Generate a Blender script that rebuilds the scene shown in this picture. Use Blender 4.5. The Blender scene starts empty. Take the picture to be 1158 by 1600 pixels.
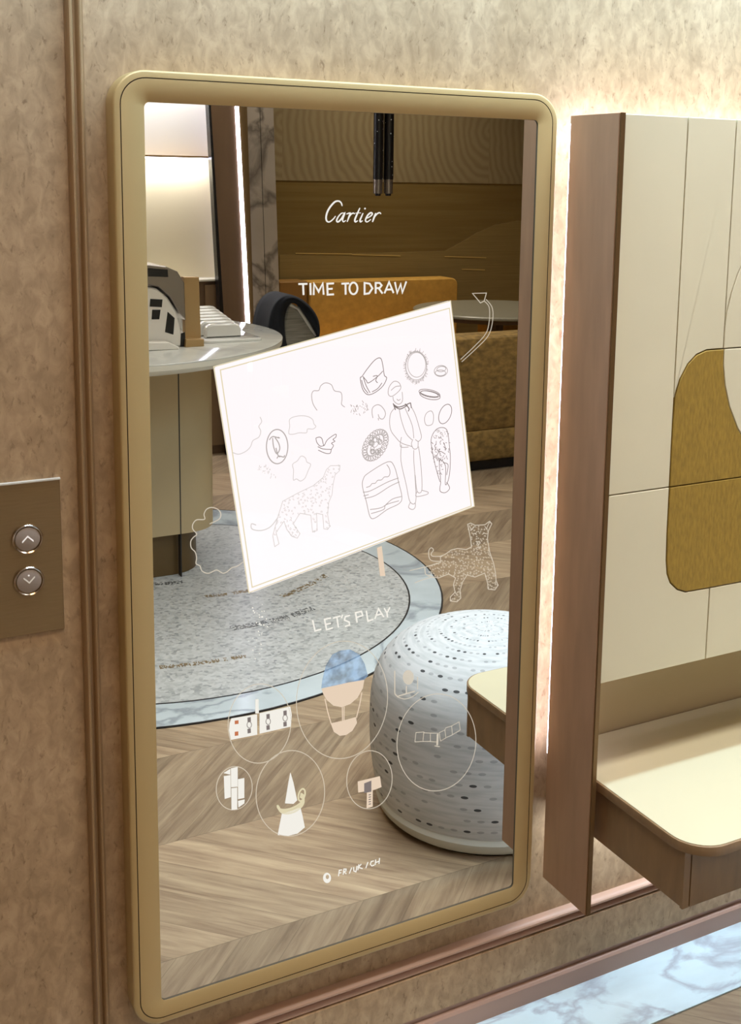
import bpy, bmesh, math, random
from mathutils import Vector, Matrix
random.seed(7)
sc = bpy.context.scene
C = bpy.context.collection
PI = math.pi
# ------------------------------------------------------------------ camera
F, CX, CY, CD, CH = 1836.0, 649.13, 574.76, 1.61589, 1.5
RM = Matrix(((0.876919, -0.480345, 0.016799), (0.061763, 0.147279, 0.987165), (0.476653, 0.864626, -0.15882)))
cam = bpy.data.cameras.new('camera'); co = bpy.data.objects.new('camera', cam); C.objects.link(co)
right, up, fwd = RM[0], RM[1], RM[2]
mw = Matrix.Identity(4)
for i in range(3):
    mw[i][0] = right[i]; mw[i][1] = up[i]; mw[i][2] = -fwd[i]
mw[0][3] = 0; mw[1][3] = -CD; mw[2][3] = CH
co.matrix_world = mw
cam.sensor_fit = 'HORIZONTAL'; cam.sensor_width = 36; cam.lens = 36 * F / 1158
cam.shift_x = (579 - CX) / 1158; cam.shift_y = (CY - 800) / 1158
cam.clip_start = .02; cam.clip_end = 50
sc.camera = co
# ------------------------------------------------------------------ world, exposure, room lights
w = bpy.data.worlds.new('world'); sc.world = w; w.use_nodes = True
w.node_tree.nodes['Background'].inputs[0].default_value = (1, .95, .9, 1)
w.node_tree.nodes['Background'].inputs[1].default_value = .05
sc.view_settings.view_transform = 'Standard'; sc.view_settings.look = 'None'
sc.view_settings.exposure = -0.12; sc.view_settings.gamma = 1; sc.view_settings.use_curve_mapping = False

def area(name, loc, size, power, col=(1, .95, .88), rot=(0, 0, 0), shape='RECTANGLE', spread=PI):
    l = bpy.data.lights.new(name, 'AREA'); l.shape = shape; l.size = size[0]; l.size_y = size[1]
    l.energy = power; l.color = col; l.spread = spread
    o = bpy.data.objects.new(name, l); C.objects.link(o); o.location = loc; o.rotation_euler = rot
    return o
# a cove of light along the ceiling over the wall on the right
area('cove_light', (1.95, -.20, 2.14), (3.4, .08), 46, (.52, .77, 1.0), (math.radians(-10), 0, 0))
area('cove_light', (2.3, -.20, 2.13), (1.8, .08), 4, (.52, .77, 1.0), (math.radians(-6), 0, 0))
# unseen lamps under the room's ceiling, one of them added
SP = math.radians(125)
area('overhead_light', (1.7, -.85, 2.74), (1.2, .28), 19, (1, .99, .97), spread=math.radians(100))
area('overhead_light', (1.6, -2.6, 2.74), (1.3, .5), 8, (1, .99, .97), spread=SP)
area('overhead_light', (3.6, -2.6, 2.74), (1.2, .6), 12, (1, .93, .82), spread=SP)
area('overhead_light', (3.6, -4.9, 2.74), (1.2, .3), 13, (1, .9, .75), spread=SP)
area('overhead_light', (2.2, -3.9, 2.74), (.6, .3), 7, (1, .95, .88), spread=SP)  # extra lamp, added to brighten the marble pier
area('overhead_light', (.1, -1.0, 2.74), (.8, .5), 8, (1, .66, .32), spread=SP)
# ------------------------------------------------------------------ helpers
T = .03575                       # how far the mirror stands out from the wall
YM = -.033                       # plane of the mirror glass

def ray(px, py):
    c = Vector(((px - CX) / F, -(py - CY) / F, 1.0))
    return RM.transposed() @ c

def at_y(px, py, y):
    d = ray(px, py); k = (y + CD) / d[1]
    return Vector((0, -CD, CH)) + d * k

def room(x, yv, z=0):
    """a point yv metres beyond the wall as seen in the mirror -> its true place in the room"""
    return Vector((x, 2 * YM - yv, z))

def s2l(c):
    r = []
    for v in c:
        v = v / 255.0
        r.append(v / 12.92 if v <= .04045 else ((v + .055) / 1.055) ** 2.4)
    return (*r, 1)

def new_mat(name):
    m = bpy.data.materials.new(name); m.use_nodes = True
    nt = m.node_tree
    return m, nt, nt.nodes['Principled BSDF'], nt.nodes, nt.links

def mat(name, col, rough=.5, metal=0, spec=.5, noise=0, scale=20, stretch=(1, 1, 1), bump=0, coat=0, emis=None, es=0, trans=0, alpha=1):
    m, nt, b, N, L = new_mat(name)
    b.inputs['Base Color'].default_value = s2l(col)
    b.inputs['Roughness'].default_value = rough; b.inputs['Metallic'].default_value = metal
    b.inputs['Specular IOR Level'].default_value = spec
    b.inputs['Coat Weight'].default_value = coat
    b.inputs['Transmission Weight'].default_value = trans
    if emis:
        b.inputs['Emission Color'].default_value = s2l(emis); b.inputs['Emission Strength'].default_value = es
    if noise or bump:
        g = N.new('ShaderNodeNewGeometry'); mp = N.new('ShaderNodeMapping')
        mp.inputs['Scale'].default_value = stretch
        nz = N.new('ShaderNodeTexNoise'); nz.inputs['Scale'].default_value = scale; nz.inputs['Detail'].default_value = 6
        L.new(g.outputs['Position'], mp.inputs[0]); L.new(mp.outputs[0], nz.inputs['Vector'])
        if noise:
            r = N.new('ShaderNodeValToRGB')
            c = s2l(col)
            r.color_ramp.elements[0].position = .3; r.color_ramp.elements[1].position = .7
            r.color_ramp.elements[0].color = tuple(max(0, v * (1 - noise)) for v in c[:3]) + (1,)
            r.color_ramp.elements[1].color = tuple(min(1, v * (1 + noise)) for v in c[:3]) + (1,)
            L.new(nz.outputs[0], r.inputs[0]); L.new(r.outputs[0], b.inputs['Base Color'])
        if bump:
            bp = N.new('ShaderNodeBump'); bp.inputs['Strength'].default_value = bump; bp.inputs['Distance'].default_value = .002
            L.new(nz.outputs[0], bp.inputs['Height']); L.new(bp.outputs[0], b.inputs['Normal'])
    return m

def glow(name, col, strength=1.0, through=0.0, tint=None):
    """light given off by the screen behind the mirror glass; 'through' lets the reflection add to it"""
    m = bpy.data.materials.new(name); m.use_nodes = True; nt = m.node_tree; N = nt.nodes; L = nt.links
    N.clear(); out = N.new('ShaderNodeOutputMaterial'); e = N.new('ShaderNodeEmission')
    e.inputs[0].default_value = s2l(col); e.inputs[1].default_value = strength
    if through:
        t = N.new('ShaderNodeBsdfTransparent'); t.inputs[0].default_value = (through, through, through, 1)
        a = N.new('ShaderNodeAddShader'); L.new(e.outputs[0], a.inputs[0]); L.new(t.outputs[0], a.inputs[1])
        L.new(a.outputs[0], out.inputs[0])
    else:
        L.new(e.outputs[0], out.inputs[0])
    return m

class MB:
    def __init__(s): s.v = []; s.f = []; s.smooth = False
    def add(s, vs, fs):
        n = len(s.v); s.v += [Vector(a) for a in vs]; s.f += [tuple(i + n for i in f) for f in fs]; return s
    def box(s, a, b, bev=0):
        x0, x1 = sorted((a[0], b[0])); y0, y1 = sorted((a[1], b[1])); z0, z1 = sorted((a[2], b[2]))
        if bev:
            return s.prism(rrect(x0, x1, y0, y1, bev, 5), z0, z1, bev=bev * .5)
        return s.add([(x0, y0, z0), (x1, y0, z0), (x1, y1, z0), (x0, y1, z0), (x0, y0, z1), (x1, y0, z1), (x1, y1, z1), (x0, y1, z1)],
                     [(0, 3, 2, 1), (4, 5, 6, 7), (0, 1, 5, 4), (1, 2, 6, 5), (2, 3, 7, 6), (3, 0, 4, 7)])
    def loft(s, rings, cap=(True, True), closed=False):
        n = len(rings[0]); base = len(s.v)
        for r in rings: s.v += [Vector(a) for a in r]
        m = len(rings)
        for k in range(m if closed else m - 1):
            k2 = (k + 1) % m
            for i in range(n):
                j = (i + 1) % n
                s.f.append((base + k * n + i, base + k * n + j, base + k2 * n + j, base + k2 * n + i))
        if cap[0] and not closed: s.f.append(tuple(base + i for i in reversed(range(n))))
        if cap[1] and not closed: s.f.append(tuple(base + (m - 1) * n + i for i in range(n)))
        return s
    def prism(s, poly, z0, z1, bev=0):
        """poly in xy, extruded along z, with a soft edge"""
        if not bev: return s.loft([[(x, y, z0) for x, y in poly], [(x, y, z1) for x, y in poly]])
        q = inset(poly, bev); q2 = inset(poly, bev * .3)
        zs = 1 if z1 > z0 else -1
        return s.loft([[(x, y, z0) for x, y in q], [(x, y, z0 + zs * bev * .3) for x, y in q2], [(x, y, z0 + zs * bev) for x, y in poly],
                       [(x, y, z1 - zs * bev) for x, y in poly], [(x, y, z1 - zs * bev * .3) for x, y in q2], [(x, y, z1) for x, y in q]])
    def panel(s, poly, y0, y1, bev=0):
        """poly in xz, extruded along y from the back y0 to the front y1"""
        if not bev: return s.loft([[(x, y0, z) for x, z in poly], [(x, y1, z) for x, z in poly]])
        q = inset(poly, bev); d = 1 if y1 > y0 else -1
        return s.loft([[(x, y0, z) for x, z in poly], [(x, y1 - d * bev, z) for x, z in poly], [(x, y1, z) for x, z in q]])
    def lathe(s, prof, c, n=48):
        return s.loft([[(c[0] + r * math.cos(2 * PI * i / n), c[1] + r * math.sin(2 * PI * i / n), z) for i in range(n)] for r, z in prof])
    def tube(s, pts, r, n=8):
        pts = [Vector(p) for p in pts]; rings = []
        for k, p in enumerate(pts):
            d = (pts[min(k + 1, len(pts) - 1)] - pts[max(k - 1, 0)]).normalized()
            a = d.orthogonal().normalized() if k == 0 else (a - d * a.dot(d)).normalized()
            b = d.cross(a)
            rings.append([p + (a * math.cos(2 * PI * i / n) + b * math.sin(2 * PI * i / n)) * r for i in range(n)])
        return s.loft(rings)
    def build(s, name, m, parent=None, smooth=False, angle=35):
        me = bpy.data.meshes.new(name)
        off = parent_loc(parent)
        me.from_pydata([tuple(v - off) for v in s.v], [], s.f); me.update()
        bm = bmesh.new(); bm.from_mesh(me); bmesh.ops.recalc_face_normals(bm, faces=bm.faces[:]); bm.to_mesh(me); bm.free()
        if m: me.materials.append(m)
        if smooth:
            me.polygons.foreach_set('use_smooth', [True] * len(me.polygons))
            me.set_sharp_from_angle(angle=math.radians(angle))
        o = bpy.data.objects.new(name, me); C.objects.link(o)
        if parent: o.parent = parent
        return o

def parent_loc(p):
    v = Vector((0, 0, 0))
    while p:
        v += p.location; p = p.parent
    return v

def rrect(x0, x1, y0, y1, r, n=8):
    """rounded rectangle, counter-clockwise; r is one radius or four (x1y0, x1y1, x0y1, x0y0)"""
    if not isinstance(r, (tuple, list)): r = (r,) * 4
    out = []
    for (cx, cy, a, q) in ((x1 - r[0], y0 + r[0], -90, r[0]), (x1 - r[1], y1 - r[1], 0, r[1]), (x0 + r[2], y1 - r[2], 90, r[2]), (x0 + r[3], y0 + r[3], 180, r[3])):
        for k in range(n + 1):
            t = math.radians(a + 90 * k / n); out.append((cx + q * math.cos(t), cy + q * math.sin(t)))
    return out

def inset(poly, d):
    n = len(poly); A = sum(poly[i][0] * poly[(i + 1) % n][1] - poly[(i + 1) % n][0] * poly[i][1] for i in range(n))
    sg = 1 if A > 0 else -1; out = []
    for i in range(n):
        p0, p1, p2 = (Vector(poly[(i + k) % n]) for k in (-1, 0, 1))
        a = p1 - p0; b = p2 - p1
        if a.length < 1e-7: a = b
        if b.length < 1e-7: b = a
        if a.length < 1e-7: out.append(tuple(p1)); continue
        na = Vector((-a.y, a.x)).normalized() * sg; nb = Vector((-b.y, b.x)).normalized() * sg
        m = na + nb
        if m.length < 1e-6: m = na
        m.normalize(); k = max(.35, m.dot(na))
        out.append(tuple(p1 + m * (d / k)))
    return out

def thing(name, label, cat, loc=(0, 0, 0), group=None):
    o = bpy.data.objects.new(name, None); C.objects.link(o); o.location = loc; o.empty_display_size = .05
    return tag(o, label, cat, group)

def tag(o, label=None, cat=None, group=None, kind=None):
    if label: o['label'] = label
    if cat: o['category'] = cat
    if group: o['group'] = group
    if kind: o['kind'] = kind
    return o

def struct(name, mb, m, label=None, **k):
    o = mb.build(name, m, **k); o['kind'] = 'structure'
    if label: o['label'] = label
    return o

# ------------------------------------------------------------------ materials
def wall_material():
    m, nt, b, N, L = new_mat('suede_wallpaper')
    g = N.new('ShaderNodeNewGeometry')
    def nz(sc_, st, det=5, rough=.6):
        mp = N.new('ShaderNodeMapping'); mp.inputs['Scale'].default_value = st
        t = N.new('ShaderNodeTexNoise'); t.inputs['Scale'].default_value = sc_; t.inputs['Detail'].default_value = det; t.inputs['Roughness'].default_value = rough
        t.inputs['Distortion'].default_value = .6
        L.new(g.outputs['Position'], mp.inputs[0]); L.new(mp.outputs[0], t.inputs['Vector']); return t
    big = nz(5, (1, 1, .8)); mid = nz(55, (1, 1, .6), 4); fine = nz(120, (1, 1, .45), 3, .7)
    def ramp(t, p0, c0, p1, c1):
        r = N.new('ShaderNodeValToRGB'); r.color_ramp.elements[0].position = p0; r.color_ramp.elements[1].position = p1
        r.color_ramp.elements[0].color = s2l(c0); r.color_ramp.elements[1].color = s2l(c1); L.new(t.outputs[0], r.inputs[0]); return r
    a = ramp(big, .35, (184, 156, 122), .65, (200, 172, 138))
    bb = ramp(mid, .35, (196, 190, 184), .65, (255, 255, 255))
    cc = ramp(fine, .28, (150, 132, 112), .42, (255, 255, 255))
    m1 = N.new('ShaderNodeMixRGB'); m1.blend_type = 'MULTIPLY'; m1.inputs[0].default_value = .6
    L.new(a.outputs[0], m1.inputs[1]); L.new(bb.outputs[0], m1.inputs[2])
    m2 = N.new('ShaderNodeMixRGB'); m2.blend_type = 'MULTIPLY'; m2.inputs[0].default_value = .55
    L.new(m1.outputs[0], m2.inputs[1]); L.new(cc.outputs[0], m2.inputs[2])
    L.new(m2.outputs[0], b.inputs['Base Color']); b.inputs['Roughness'].default_value = .62; b.inputs['Specular IOR Level'].default_value = .3
    bp = N.new('ShaderNodeBump'); bp.inputs['Strength'].default_value = .25; bp.inputs['Distance'].default_value = .001
    L.new(mid.outputs[0], bp.inputs['Height']); L.new(bp.outputs[0], b.inputs['Normal'])
    return m

def wood_floor_material():
    """chevron parquet: bands .395 m deep parallel to the mirror wall, boards at 45 degrees"""
    m, nt, b, N, L = new_mat('chevron_oak')
    g = N.new('ShaderNodeNewGeometry'); sp = N.new('ShaderNodeSeparateXYZ'); L.new(g.outputs['Position'], sp.inputs[0])
    def mt(op, a, bb=None, c=None):
        n = N.new('ShaderNodeMath'); n.operation = op
        for i, v in enumerate((a, bb, c)):
            if v is None: continue
            if isinstance(v, (int, float)): n.inputs[i].default_value = v
            else: L.new(v, n.inputs[i])
        return n.outputs[0]
    X, Y = sp.outputs[0], sp.outputs[1]
    band = mt('DIVIDE', mt('ADD', Y, .475), .395); bi = mt('FLOOR', band)
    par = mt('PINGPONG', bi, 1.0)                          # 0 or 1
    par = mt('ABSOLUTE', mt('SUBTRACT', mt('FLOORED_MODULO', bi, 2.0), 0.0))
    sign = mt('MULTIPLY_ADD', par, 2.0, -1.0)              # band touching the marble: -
    # band 0 (nearest the wall): boards run along (1,-1) -> constant x+y
    s_ = mt('ADD', X, mt('MULTIPLY', Y, mt('MULTIPLY', sign, -1.0)))
    t_ = mt('ADD', X, mt('MULTIPLY', Y, sign))
    # seen from the other sign the same number selects the boards
    pl = mt('DIVIDE', s_, .135); pi_ = mt('FLOOR', pl); fr = mt('SUBTRACT', pl, pi_)
    cb = N.new('ShaderNodeCombineXYZ'); L.new(pi_, cb.inputs[0]); L.new(bi, cb.inputs[1])
    wn = N.new('ShaderNodeTexWhiteNoise'); L.new(cb.outputs[0], wn.inputs['Vector'])
    gv = N.new('ShaderNodeCombineXYZ'); L.new(mt('MULTIPLY', s_, 14.0), gv.inputs[0]); L.new(mt('MULTIPLY', t_, 1.1), gv.inputs[1])
    L.new(mt('MULTIPLY', wn.outputs[0], 9.0), gv.inputs[2])
    nz = N.new('ShaderNodeTexNoise'); nz.inputs['Scale'].default_value = 2.6; nz.inputs['Detail'].default_value = 7; nz.inputs['Roughness'].default_value = .62
    nz.inputs['Distortion'].default_value = .5
    L.new(gv.outputs[0], nz.inputs['Vector'])
    r = N.new('ShaderNodeValToRGB'); r.color_ramp.elements[0].position = .3; r.color_ramp.elements[1].position = .72
    r.color_ramp.elements[0].color = s2l((138, 115, 92)); r.color_ramp.elements[1].color = s2l((190, 169, 138)); L.new(nz.outputs[0], r.inputs[0])
    tone = mt('MULTIPLY', mt('MULTIPLY_ADD', wn.outputs[0], .24, .86), mt('MULTIPLY_ADD', par, .24, .80))  # alternate bands darkened: directional sheen put into the wood colour
    gap = mt('LESS_THAN', mt('MINIMUM', fr, mt('SUBTRACT', 1.0, fr)), .008)
    bf = mt('SUBTRACT', band, bi); gap2 = mt('LESS_THAN', mt('MINIMUM', bf, mt('SUBTRACT', 1.0, bf)), .0035)
    k = mt('MULTIPLY', tone, mt('SUBTRACT', 1.0, mt('MULTIPLY', mt('MAXIMUM', gap, gap2), .25)))
    mx = N.new('ShaderNodeMixRGB'); mx.blend_type = 'MULTIPLY'; mx.inputs[0].default_value = 1
    cc = N.new('ShaderNodeCombineXYZ')
    for i in range(3): L.new(k, cc.inputs[i])
    L.new(r.outputs[0], mx.inputs[1]); L.new(cc.outputs[0], mx.inputs[2]); L.new(mx.outputs[0], b.inputs['Base Color'])
    b.inputs['Roughness'].default_value = .42; b.inputs['Specular IOR Level'].default_value = .35
    return m

def marble(name, base, vein, scale=3.0, rough=.15, stretch=(1, 1, 1), amt=.5, width=.06):
    m, nt, b, N, L = new_mat(name)
    g = N.new('ShaderNodeNewGeometry'); mp = N.new('ShaderNodeMapping'); mp.inputs['Scale'].default_value = stretch
    mp.inputs['Rotation'].default_value = (.2, .3, .5)
    L.new(g.outputs['Position'], mp.inputs[0])
    n1 = N.new('ShaderNodeTexNoise'); n1.inputs['Scale'].default_value = scale; n1.inputs['Detail'].default_value = 8; n1.inputs['Distortion'].default_value = 1.6
    n2 = N.new('ShaderNodeTexNoise'); n2.inputs['Scale'].default_value = scale * 2.2; n2.inputs['Detail'].default_value = 4
    L.new(mp.outputs[0], n1.inputs['Vector']); L.new(mp.outputs[0], n2.inputs['Vector'])
    r = N.new('ShaderNodeValToRGB'); cr = r.color_ramp
    cr.elements[0].position = .5 - width; cr.elements[1].position = .5
    cr.elements[0].color = (1, 1, 1, 1); cr.elements[1].color = (1 - amt, 1 - amt, 1 - amt, 1)
    e = cr.elements.new(.5 + width); e.color = (1, 1, 1, 1)
    L.new(n1.outputs[0], r.inputs[0])
    r2 = N.new('ShaderNodeValToRGB'); r2.color_ramp.elements[0].position = .35; r2.color_ramp.elements[1].position = .65
    r2.color_ramp.elements[0].color = tuple(v * .86 for v in s2l(base)[:3]) + (1,); r2.color_ramp.elements[1].color = s2l(base)
    L.new(n2.outputs[0], r2.inputs[0])
    mx = N.new('ShaderNodeMixRGB'); L.new(r.outputs[0], mx.inputs[0]); mx.inputs[1].default_value = s2l(vein)
    L.new(r2.outputs[0], mx.inputs[2]); L.new(mx.outputs[0], b.inputs['Base Color'])
    b.inputs['Roughness'].default_value = rough
    return m

def speckle_material():
    m, nt, b, N, L = new_mat('grey_mosaic_stone')
    g = N.new('ShaderNodeNewGeometry')
    vo = N.new('ShaderNodeTexVoronoi'); vo.inputs['Scale'].default_value = 90; L.new(g.outputs['Position'], vo.inputs['Vector'])
    sep = N.new('ShaderNodeSeparateXYZ'); L.new(vo.outputs['Color'], sep.inputs[0])
    r = N.new('ShaderNodeValToRGB'); e = r.color_ramp
    e.elements[0].position = 0; e.elements[0].color = s2l((158, 162, 162)); e.elements[1].position = .75; e.elements[1].color = s2l((206, 209, 207))
    e2 = e.elements.new(.2); e2.color = s2l((186, 190, 188))
    L.new(sep.outputs[0], r.inputs[0])
    n = N.new('ShaderNodeTexNoise'); n.inputs['Scale'].default_value = 14; n.inputs['Detail'].default_value = 5; L.new(g.outputs['Position'], n.inputs['Vector'])
    r2 = N.new('ShaderNodeValToRGB'); r2.color_ramp.elements[0].position = .35; r2.color_ramp.elements[0].color = (.84, .84, .84, 1); r2.color_ramp.elements[1].position = .62
    L.new(n.outputs[0], r2.inputs[0])
    mx = N.new('ShaderNodeMixRGB'); mx.blend_type = 'MULTIPLY'; mx.inputs[0].default_value = .8
    L.new(r.outputs[0], mx.inputs[1]); L.new(r2.outputs[0], mx.inputs[2]); L.new(mx.outputs[0], b.inputs['Base Color'])
    b.inputs['Roughness'].default_value = .3
    return m

def pouf_material(cx, cy):
    """white fabric woven with rows of short black and grey dashes, by angle and by height along the cover"""
    m, nt, b, N, L = new_mat('dashed_fabric')
    uv = N.new('ShaderNodeUVMap'); uv.uv_map = 'UVMap'; sp = N.new('ShaderNodeSeparateXYZ'); L.new(uv.outputs[0], sp.inputs[0])
    def mt(op, a, bb=None, c=None):
        n = N.new('ShaderNodeMath'); n.operation = op
        for i, v in enumerate((a, bb, c)):
            if v is None: continue
            if isinstance(v, (int, float)): n.inputs[i].default_value = v
            else: L.new(v, n.inputs[i])
        return n.outputs[0]
    rows = mt('MULTIPLY', sp.outputs[1], 34.0)
    rows = mt('ADD', rows, mt('MULTIPLY', sp.outputs[0], 2.0))
    ri = mt('FLOOR', rows); rf = mt('SUBTRACT', rows, ri)
    cb = N.new('ShaderNodeCombineXYZ'); L.new(ri, cb.inputs[0]); w1 = N.new('ShaderNodeTexWhiteNoise'); L.new(cb.outputs[0], w1.inputs['Vector'])
    u = mt('ADD', mt('MULTIPLY', sp.outputs[0], 56.0), mt('MULTIPLY', w1.outputs[0], 7.0))
    ui = mt('FLOOR', u); uf = mt('SUBTRACT', u, ui)
    c2 = N.new('ShaderNodeCombineXYZ'); L.new(ri, c2.inputs[0]); L.new(ui, c2.inputs[1]); c2.inputs[2].default_value = 3.3
    w2 = N.new('ShaderNodeTexWhiteNoise'); L.new(c2.outputs[0], w2.inputs['Vector'])
    dx = mt('DIVIDE', mt('SUBTRACT', uf, .5), .27); dy = mt('DIVIDE', mt('SUBTRACT', rf, .5), .12)
    d = mt('ADD', mt('MULTIPLY', dx, dx), mt('MULTIPLY', dy, dy))
    ins = mt('LESS_THAN', d, 1.0)
    r = N.new('ShaderNodeValToRGB'); r.color_ramp.interpolation = 'CONSTANT'; e = r.color_ramp
    e.elements[0].position = 0; e.elements[0].color = (.9, .9, .9, 1)
    e.elements[1].position = .2; e.elements[1].color = (.32, .32, .32, 1)
    q = e.elements.new(.62); q.color = (0, 0, 0, 1)
    L.new(w2.outputs[0], r.inputs[0])
    k = mt('MULTIPLY', ins, r.outputs[0])
    n = N.new('ShaderNodeTexNoise'); n.inputs['Scale'].default_value = 1.0; n.inputs['Detail'].default_value = 4
    c3 = N.new('ShaderNodeCombineXYZ'); L.new(mt('MULTIPLY', sp.outputs[0], 18.0), c3.inputs[0]); L.new(mt('MULTIPLY', sp.outputs[1], 90.0), c3.inputs[1]); L.new(c3.outputs[0], n.inputs['Vector'])
    r3 = N.new('ShaderNodeValToRGB'); r3.color_ramp.elements[0].position = .35; r3.color_ramp.elements[0].color = s2l((180, 184, 185)); r3.color_ramp.elements[1].position = .6; r3.color_ramp.elements[1].color = s2l((198, 201, 202))
    L.new(n.outputs[0], r3.inputs[0])
    mx = N.new('ShaderNodeMixRGB'); L.new(k, mx.inputs[0]); L.new(r3.outputs[0], mx.inputs[1]); mx.inputs[2].default_value = s2l((22, 24, 28))
    L.new(mx.outputs[0], b.inputs['Base Color']); b.inputs['Roughness'].default_value = .8
    return m

def lacquer_material():
    """the dark gold lacquer wall: combed arcs in its upper band, painted reflections as streaks and a mound below"""
    m, nt, b, N, L = new_mat('gold_lacquer')
    g = N.new('ShaderNodeNewGeometry'); sp = N.new('ShaderNodeSeparateXYZ'); L.new(g.outputs['Position'], sp.inputs[0])
    mp = N.new('ShaderNodeMapping'); mp.inputs['Scale'].default_value = (.6, .6, 14); L.new(g.outputs['Position'], mp.inputs[0])
    n = N.new('ShaderNodeTexNoise'); n.inputs['Scale'].default_value = 2.2; n.inputs['Detail'].default_value = 5; L.new(mp.outputs[0], n.inputs['Vector'])
    r = N.new('ShaderNodeValToRGB'); r.color_ramp.elements[0].position = .3; r.color_ramp.elements[1].position = .75
    r.color_ramp.elements[0].color = s2l((138, 114, 64)); r.color_ramp.elements[1].color = s2l((152, 130, 78)); L.new(n.outputs[0], r.inputs[0])
    L.new(r.outputs[0], b.inputs['Base Color']); b.inputs['Roughness'].default_value = .22; b.inputs['Metallic'].default_value = .35
    return m

def arcs_material():
    m, nt, b, N, L = new_mat('combed_gold_relief')
    g = N.new('ShaderNodeNewGeometry'); sp = N.new('ShaderNodeSeparateXYZ'); L.new(g.outputs['Position'], sp.inputs[0])
    def mt(op, a, bb=None):
        q = N.new('ShaderNodeMath'); q.operation = op
        for i, v in enumerate((a, bb)):
            if v is None: continue
            if isinstance(v, (int, float)): q.inputs[i].default_value = v
            else: L.new(v, q.inputs[i])
        return q.outputs[0]
    # repeated fans, each a set of rings about its own centre
    per = .78
    xx = mt('MODULO', mt('SUBTRACT', sp.outputs[0], 1.36), per)
    dx = mt('SUBTRACT', xx, .78); dz = mt('MULTIPLY', mt('SUBTRACT', sp.outputs[2], 1.84), .8)
    d = mt('SQRT', mt('ADD', mt('MULTIPLY', dx, dx), mt('MULTIPLY', dz, dz)))
    nn = N.new('ShaderNodeTexNoise'); nn.inputs['Scale'].default_value = 5; L.new(g.outputs['Position'], nn.inputs['Vector'])
    s = mt('SINE', mt('ADD', mt('MULTIPLY', d, 120.0), mt('MULTIPLY', nn.outputs[0], 9.0)))
    r = N.new('ShaderNodeValToRGB'); r.color_ramp.elements[0].position = .0; r.color_ramp.elements[1].position = .9
    r.color_ramp.elements[0].color = s2l((150, 132, 98)); r.color_ramp.elements[1].color = s2l((164, 148, 112))
    L.new(mt('MULTIPLY', mt('ADD', s, 1.0), .5), r.inputs[0]); L.new(r.outputs[0], b.inputs['Base Color'])
    bp = N.new('ShaderNodeBump'); bp.inputs['Strength'].default_value = .08; bp.inputs['Distance'].default_value = .003; L.new(s, bp.inputs['Height']); L.new(bp.outputs[0], b.inputs['Normal'])
    b.inputs['Roughness'].default_value = .4; b.inputs['Metallic'].default_value = .3
    return m

def dotted_black():
    m, nt, b, N, L = new_mat('black_crystal_sleeve')
    g = N.new('ShaderNodeNewGeometry'); vo = N.new('ShaderNodeTexVoronoi'); vo.inputs['Scale'].default_value = 42; L.new(g.outputs['Position'], vo.inputs['Vector'])
    r = N.new('ShaderNodeValToRGB'); r.color_ramp.interpolation = 'CONSTANT'; r.color_ramp.elements[0].color = s2l((220, 225, 235)); r.color_ramp.elements[1].position = .13; r.color_ramp.elements[1].color = s2l((14, 14, 18))
    L.new(vo.outputs['Distance'], r.inputs[0]); L.new(r.outputs[0], b.inputs['Base Color']); b.inputs['Roughness'].default_value = .3
    return m

M = {}
M['wall'] = wall_material()
M['trim'] = mat('stained_trim', (158, 128, 92), .38, noise=.12, scale=8, stretch=(6, 6, .5))
M['rail'] = mat('rail_wood', (196, 160, 138), .4, noise=.08, scale=8, stretch=(.5, 6, 6))
M['skirting'] = mat('skirting', (178, 146, 130), .55)
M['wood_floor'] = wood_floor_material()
M['border'] = marble('white_marble', (222, 244, 252), (150, 150, 168), 2.6, .12, (1, 2.2, 1), .55, .05)
M['ring'] = marble('pale_blue_marble', (206, 218, 222), (120, 128, 138), 2.2, .14, (1, 1, 1), .6, .05)
M['mosaic'] = speckle_material()
M['black_line'] = mat('black_inlay', (30, 30, 32), .4)
M['gold_inlay'] = mat('gold_inlay', (150, 122, 60), .35, metal=.5)
M['frame'] = mat('champagne_metal', (192, 165, 114), .45, metal=.2, spec=.5)
M['groove'] = mat('groove_shadow_gap', (70, 52, 30), .6, metal=.3)
M['bezel'] = mat('dark_bezel', (86, 78, 62), .5)
M['bronze'] = mat('brushed_bronze', (160, 134, 98), .38, metal=.85, noise=.05, scale=30, stretch=(1, 1, 12))
M['chrome'] = mat('chrome', (222, 214, 204), .15, metal=1)
M['button'] = mat('grey_button', (160, 148, 140), .5)
M['button_lit'] = glow('button_lit', (255, 246, 238), .95)
M['button_dim'] = glow('button_dim', (226, 214, 196), .8)
M['side_panel'] = mat('rosy_oak', (160, 126, 98), .5, noise=.1, scale=9, stretch=(5, 5, .8))
M['edge'] = mat('bronze_edge', (118, 90, 56), .4, metal=.5)
M['leather'] = mat('cream_leather', (224, 216, 188), .6, noise=.025, scale=6)
M['leather_top'] = mat('cream_leather_top', (198, 188, 156), .55, noise=.02, scale=5)
M['gold_fabric'] = mat('gold_fabric', (154, 124, 48), .75, noise=.18, scale=220, stretch=(1, 1, .3), bump=.3)
M['back_board'] = mat('taupe_board', (190, 170, 132), .6)
M['oak'] = mat('brown_oak', (132, 104, 70), .5, noise=.14, scale=12, stretch=(4, 4, 1))
M['led'] = mat('led_strip', (255, 255, 255), .5, emis=(228, 228, 255), es=16)
M['led_cool'] = mat('led_strip_cool', (255, 255, 255), .5, emis=(225, 240, 255), es=17)
M['cream_panel'] = mat('cream_lacquer', (186, 164, 124), .45)
M['dark_bronze'] = mat('dark_bronze_base', (104, 82, 48), .4, metal=.3)
M['table_marble'] = marble('table_marble', (214, 214, 204), (160, 160, 158), 2.0, .08, (1, 1, 1), .3)
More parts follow.
